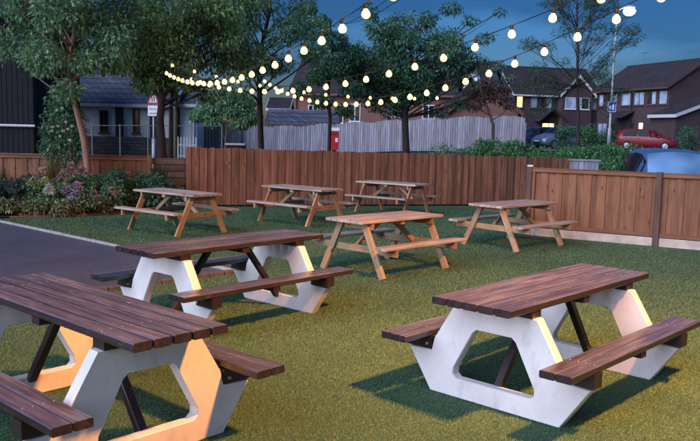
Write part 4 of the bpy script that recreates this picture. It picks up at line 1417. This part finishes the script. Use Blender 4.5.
for hs, xp, top_ in ((h1, .12, 4.85), (h1, 4.8, 4.85), (h2, .1, 4.95), (h2, 4.4, 4.9), (rb, .3, 3.6)):
    MB().tube([(xp, -.06, 0), (xp, -.06, top_)], .035, 6).obj('downpipe', M['black'], hs)
for hs, xa, ya, za in ((h1, 2.0, 3.25, 7.1), (h2, 7.0, 3.5, 7.7)):
    ae = MB().tube([(xa, ya, za), (xa, ya, za + 1.3)], .02, 5)
    ae.tube([(xa - .5, ya, za + 1.2), (xa + .5, ya, za + 1.2)], .012, 4)
    for q in range(6): ae.tube([(xa - .45 + q * .18, ya - .22, za + 1.2), (xa - .45 + q * .18, ya + .22, za + 1.2)], .006, 3)
    ae.obj('aerial', M['dull_steel'], hs)

# ------------------------------------------------------------------ vehicles
def car(label, loc, rz, paint, Lc=4.0, Wd=1.72, Hc=1.48, front_glass=None):
    """hatchback, nose towards local +x, wheels on z = 0"""
    root = thing('parked_car', label, 'car', loc, rz, 'parked cars')
    # station: x, sill z, belt z, top z, half width sill / belt / top
    h = Lc / 2
    st = [(-h, .46, .72, .86, .62, .66, .60), (-h + .06, .30, .80, 1.02, .72, .78, .64), (-h + .22, .24, .88, Hc - .16, .80, .84, .60), (-h + .45, .22, .90, Hc - .05, .83, .86, .58),
          (-h + .95, .20, .91, Hc, .85, .86, .60), (-.25, .20, .90, Hc, .86, .86, .61), (.30, .20, .89, Hc - .05, .86, .86, .60), (.62, .20, .89, Hc - .20, .86, .86, .61),
          (.98, .20, .885, 1.06, .86, .85, .66), (1.14, .20, .88, .96, .86, .84, .68), (1.45, .22, .80, .88, .85, .82, .66), (h - .22, .26, .68, .78, .80, .78, .60), (h - .04, .34, .58, .66, .70, .68, .52), (h, .42, .54, .58, .60, .58, .46)]
    sc = Wd / 1.72

    def sect(s):
        x, zs, zb, zt, ws, wb, wt = s
        ring = [(0, zs - .04), (ws * .8, zs - .03), (ws, zs + .05), (ws + .02, (zs + zb) / 2), (wb + .015, zb - .05), (wb, zb), (wt + (wb - wt) * .12, zt - (zt - zb) * .12), (wt * .93, zt - (zt - zb) * .02), (wt * .6, zt + .012), (0, zt + .02)]
        r = [(x, y * sc, z) for y, z in ring] + [(x, -y * sc, z) for y, z in ring[-2:0:-1]]
        return r
    mb = MB()
    rows = [sect(s) for s in st]
    n = len(rows[0])
    vs = [p for r in rows for p in r]
    fs = [(i * n + k, i * n + (k + 1) % n, (i + 1) * n + (k + 1) % n, (i + 1) * n + k) for i in range(len(rows) - 1) for k in range(n)]
    fs += [tuple(range(n))[::-1], tuple((len(rows) - 1) * n + k for k in range(n))]
    mb.add(vs, fs)
    body = mb.obj('body', M[paint], root, True)

    def interp(x):
        for a, b_ in zip(st[:-1], st[1:]):
            if a[0] <= x <= b_[0]:
                t = (x - a[0]) / (b_[0] - a[0])
                return tuple(p + (q - p) * t for p, q in zip(a, b_))
        return st[-1]

    def side(x, f, sgn):
        s = interp(x)
        z = s[2] + (s[3] - s[2]) * f
        y = s[5] + (s[6] - s[5]) * (f * (.88 / .88))
        return (x, sgn * (y * sc + .012), z)
    for sgn in (-1, 1):
        for xa, xb, ta, tb in ((-h + .42, -.62, .10, .86), (-.56, .12, .10, .88), (.18, .86, .10, .86)):
            q = [side(xa, ta, sgn), side(xb, ta, sgn), side(xb if xb < .5 else .62, tb, sgn), side(xa + (.10 if xa < -1 else 0), tb, sgn)]
            m2 = MB().add(q + [(x, y - sgn * .03, z) for x, y, z in q], [(0, 1, 2, 3), (4, 7, 6, 5), (0, 4, 5, 1), (1, 5, 6, 2), (2, 6, 7, 3), (3, 7, 4, 0)])
            m2.obj('side_window', M['car_glass'], body)
        MB().box(-.6, -.42, sgn * .885 * sc - .015, sgn * .885 * sc + .015, .80, .83).obj('door_handle', M['black'], body)
        MB().lathe([(.03, -.07), (.07, -.05), (.08, .03), (.04, .06)], 8, (.80, sgn * (.95 * sc), .96)).obj('mirror', M[paint], body, True)
        hl = MB().add([(h - .30, sgn * .80 * sc, .62), (h - .06, sgn * .66 * sc, .54), (h - .02, sgn * .46 * sc, .57), (h - .10, sgn * .50 * sc, .72), (h - .34, sgn * .795 * sc, .76)], [(0, 1, 2, 3, 4)] if sgn > 0 else [(4, 3, 2, 1, 0)])
        hl.obj('headlight', M['lamp_glass'], body)
        MB().box(-h - .004, -h + .12, sgn * .60 * sc - .10, sgn * .60 * sc + .12, .74, 1.0).obj('tail_light', M['tail_red'], body)
    # windscreen and rear window, laid just outside the body surface
    def screen(xa, xb, name, wa, wb, mat):
        q = []
        for i in range(7):
            t = i / 6
            x = xa + (xb - xa) * t
            z = interp(x)[3] + .052
            w = wa + (wb - wa) * t
            for j in range(7):
                y = j / 3 - 1
                q.append((x, y * w * sc, z - .055 * y * y))
        MB().add(q, [(i * 7 + j, i * 7 + j + 1, i * 7 + j + 8, i * 7 + j + 7) for i in range(6) for j in range(6)]).obj(name, mat, body, True)
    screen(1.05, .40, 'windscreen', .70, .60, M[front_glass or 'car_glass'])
    screen(-h + .07, -h + .36, 'rear_window', .60, .54, M['car_glass'])
    MB().box(h - .03, h + .012, -.42, .42, .36, .46).obj('grille', M['black'], body)
    MB().box(h - .008, h + .016, -.26, .26, .47, .56).obj('number_plate', M['sign_white'], body)
    for x in (-h + .75, h - .78):
        for sgn in (-1, 1):
            y = sgn * (.835 * sc)
            w_ = empty('wheel'); w_.parent = root; w_.location = (x, y, .31); w_.rotation_euler = (PI / 2, 0, 0)
            MB().lathe([(.20, -.10), (.29, -.10), (.31, -.06), (.31, .06), (.29, .10), (.20, .10)], 18).obj('tyre', M['tyre'], w_, True)
            rm = MB().lathe([(.05, -.112), (.17, -.104), (.195, -.108), (.195, .108), (.17, .104), (.05, .112)], 14)
            rm.obj('rim', M['rim'], w_)
    return root


p = W(646, 140, 57)
car('red hatchback parked before the dark house', (p.x, 57, gz(p.x, 57)), R(-20), 'car_red', 4.1, 1.75, 1.5)
p = W(562, 135, 52)
car('pale blue car parked left of the feathery tree trunk', (p.x, 52, gz(p.x, 52)), R(200), 'car_silver', 3.9, 1.7, 1.5)
p = W(536, 135, 55)
car('dark blue car parked beside the end of the paling fence', (p.x, 55, gz(p.x, 55)), R(-165), 'car_navy', 4.0, 1.7, 1.45)
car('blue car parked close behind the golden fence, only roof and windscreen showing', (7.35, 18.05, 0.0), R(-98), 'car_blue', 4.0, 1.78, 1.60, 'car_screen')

# ------------------------------------------------------------------ street furniture
p = W(609, 141, 46)
g_ = gz(p.x, 46)
top = W(613.5, 14, 46)
sl_ = thing('street_lamp', 'tall pale street lamp column with glowing head before the dark houses', 'street lamp', (p.x, 46, g_))
MB().lathe([(.11, 0), (.11, 1.4), (.07, 1.45), (.055, 5), (.045, top.z - g_)], 10).obj('column', M['grey_paint'], sl_, True)
hx = W(629, 8, 46)
MB().tube([(0, 0, top.z - g_ - .05), (.12, 0, top.z - g_ + .25), (hx.x - p.x - .25, 0, hx.z - g_ + .06)], [.045, .04, .035], 8).obj('arm', M['grey_paint'], sl_, True)
lh = MB().add([(-.32, -.13, 0), (.34, -.13, .02), (.34, .13, .02), (-.32, .13, 0), (-.28, -.08, .13), (.25, -.07, .12), (.25, .07, .12), (-.28, .08, .13)], [(0, 3, 2, 1), (4, 5, 6, 7), (0, 1, 5, 4), (1, 2, 6, 5), (2, 3, 7, 6), (3, 0, 4, 7)]).obj('lamp_head', M['grey_paint'], sl_)
lh.location = (hx.x - p.x, 0, hx.z - g_)
MB().lathe([(.05, 0.06), (.22, 0.0), (.33, -.10), (.35, -.20), (.29, -.32), (.17, -.41), (.04, -.44)], 16).obj('lens', M['street_lens'], lh, True).location = (.03, 0, -.006)
# blue square sign fixed to the column
bz = W(609, 107, 46).z - g_
bs_ = thing('blue_sign', 'small square blue sign fixed to the street lamp column', 'sign', (p.x, 45.85, g_ + bz))
MB().box(-.27, .27, 0, .02, -.30, .30).obj('plate', M['sign_blue'], bs_)
mb = MB().box(-.24, .24, -.004, -.001, .25, .28).box(-.24, .24, -.004, -.001, -.28, -.25).box(-.24, -.21, -.004, -.001, -.248, .248).box(.21, .24, -.004, -.001, -.248, .248)
mb.obj('border', M['sign_white'], bs_)
mb = MB().box(-.13, -.07, -.004, -.001, -.16, .04).box(.04, .10, -.004, -.001, -.16, .10)
mb.lathe([(.0, -.002), (.045, -.001), (.045, .001), (.0, .002)], 10, (0, 0, 0))
MB().prism([(-.14, -.17), (-.06, -.17), (-.05, .02), (-.10, .06), (-.15, .02)], -.005, -.001, 'y').prism([(.02, -.17), (.12, -.17), (.13, .10), (.07, .16), (.01, .10)], -.005, -.001, 'y').obj('figures', M['sign_white'], bs_)
MB().box(-.1, .1, .021, .09, -.12, -.08).box(-.1, .1, .021, .09, .08, .12).obj('clamp', M['steel'], bs_)

# warning triangle with plate
Ys = 31.0
p = W(153.5, 150, Ys)
g_ = gz(p.x, Ys)
u = Ys / 781.0
sg = thing('warning_sign', 'red bordered triangular warning sign with white text plate on a grey pole', 'sign', (p.x, Ys, g_))
zc = lambda py: W(153.5, py, Ys).z - g_
MB().tube([(0, .03, -.1), (0, .03, zc(90))], .038, 10).obj('pole', M['grey_paint'], sg, True)
MB().tube([(0, .03, -.1), (0, .03, zc(139))], .075, 10).obj('pole_base', M['grey_paint'], sg, True)
a_, z0_, z1_ = 5.6 * u, zc(104.2), zc(87.5)
MB().prism([(-a_ + .02, z0_), (a_ - .02, z0_), (a_, z0_ + .03), (.02, z1_), (-.02, z1_), (-a_, z0_ + .03)], -.03, -.015, 'y').obj('triangle', M['sign_red'], sg)
k_ = .70
zm = z0_ + (z1_ - z0_) * .36
MB().prism([(-a_ * k_, zm + (z0_ - zm) * k_), (a_ * k_, zm + (z0_ - zm) * k_), (0, zm + (z1_ - zm) * k_)], -.036, -.031, 'y').obj('white_field', M['sign_white'], sg)
fig = MB()
hgt = (z1_ - z0_)
for ox, s_ in ((-.045, 1.0), (.045, .92)):
    zb = z0_ + hgt * .16
    fig.prism([(ox - .012, zb), (ox + .004, zb), (ox + .012, zb + .13 * s_), (ox - .02, zb + .13 * s_)], -.040, -.037, 'y')
    fig.prism([(ox + .012, zb), (ox + .026, zb), (ox + .016, zb + .13 * s_), (ox + .0, zb + .13 * s_)], -.0402, -.0372, 'y')
    fig.prism([(ox - .024, zb + .12 * s_), (ox + .018, zb + .12 * s_), (ox + .002, zb + .25 * s_), (ox - .032, zb + .24 * s_)], -.0404, -.0374, 'y')
    fig.prism([(ox - .035 + .024 * math.cos(q * PI / 4), zb + .275 * s_ + .026 * math.sin(q * PI / 4)) for q in range(8)], -.0406, -.0376, 'y')
    fig.prism([(ox - .03, zb + .20 * s_), (ox - .055, zb + .12 * s_), (ox - .048, zb + .12 * s_), (ox - .02, zb + .19 * s_)], -.0408, -.0378, 'y')
    fig.prism([(ox - .058, zb), (ox - .053, zb), (ox - .048, zb + .13 * s_), (ox - .054, zb + .13 * s_)], -.041, -.038, 'y')
fig.obj('figures', M['sign_black'], sg)
pz0, pz1 = zc(116.3), zc(105.3)
MB().box(-a_ * .98, a_ * .98, -.03, -.015, pz0, pz1).obj('text_plate', M['sign_black'], sg)
MB().box(-a_ * .98 + .012, a_ * .98 - .012, -.034, -.031, pz0 + .012, pz1 - .012).obj('plate_field', M['sign_white'], sg)


def lettering(txt, size, mat, parent, loc):
    cu = bpy.data.curves.new('lettering', 'FONT')
    cu.body = txt; cu.size = size; cu.align_x = 'CENTER'; cu.extrude = .001
    tmp = bpy.data.objects.new('lettering', cu)
    COL.objects.link(tmp)
    dg = bpy.context.evaluated_depsgraph_get()
    me = bpy.data.meshes.new_from_object(tmp.evaluated_get(dg))
    bpy.data.objects.remove(tmp, do_unlink=True)
    me.materials.clear(); me.materials.append(mat)
    o = link('lettering', me, None, parent)
    o.location = loc
    o.rotation_euler = (PI / 2, 0, 0)
    return o


lettering('Elderly', .112, M['sign_black'], sg, (0, -.037, pz0 + (pz1 - pz0) * .58))
lettering('people', .112, M['sign_black'], sg, (0, -.037, pz0 + (pz1 - pz0) * .20))

# red letter box in front of the paling fence
Yp = 34.0
p = W(334, 150, Yp)
g_ = gz(p.x, Yp)
lb_ = thing('letter_box', 'red letter box with white top plate before the paling fence', 'letter box', (p.x, Yp, g_))
zc = lambda py: W(334, py, Yp).z - g_
w_ = 4.6 * Yp / 781
MB().box(-w_ * .5, w_ * .5, .05, .2, -.1, zc(148)).obj('stand', M['post_red'], lb_)
MB().prism([(-w_, zc(150)), (w_, zc(150)), (w_, zc(131.6)), (w_ * .7, zc(131)), (-w_ * .7, zc(131)), (-w_, zc(131.6))], -.15, .2, 'y').obj('body', M['post_red'], lb_)
MB().box(-w_ - .02, w_ + .02, -.18, .22, zc(131) + .004, zc(127.6)).obj('top_plate', M['sign_white'], lb_)
MB().box(-w_ * .65, w_ * .65, -.162, -.152, zc(134.5), zc(133.5)).obj('slot', M['sign_black'], lb_)
MB().box(w_ * .25, w_ * .8, -.162, -.152, zc(142), zc(138)).obj('notice', M['sign_white'], lb_)

# grey cabinet behind the corner of the fences
p = W(586, 170, 20.0)
cb = thing('utility_cabinet', 'weathered grey cabinet between hedge and golden fence', 'cabinet', (p.x, 20.0, 0))
zt = W(586, 160, 20).z
wd = 12.5 * 20 / 781
for k in range(5):
    x = -wd + (k + .5) * 2 * wd / 5
    plank('board', (x, -.02, .05), (x, -.02, zt - .03), 2 * wd / 5 - .012, .02, (0, 1, 0), M['grey_fence'], cb)
MB().box(-wd + .01, wd - .01, -.005, .4, 0, zt - .03).obj('carcass', M['box_grey'], cb)
MB().box(-wd - .03, wd + .03, -.06, .44, zt - .028, zt + .012).obj('lid', M['box_grey'], cb)
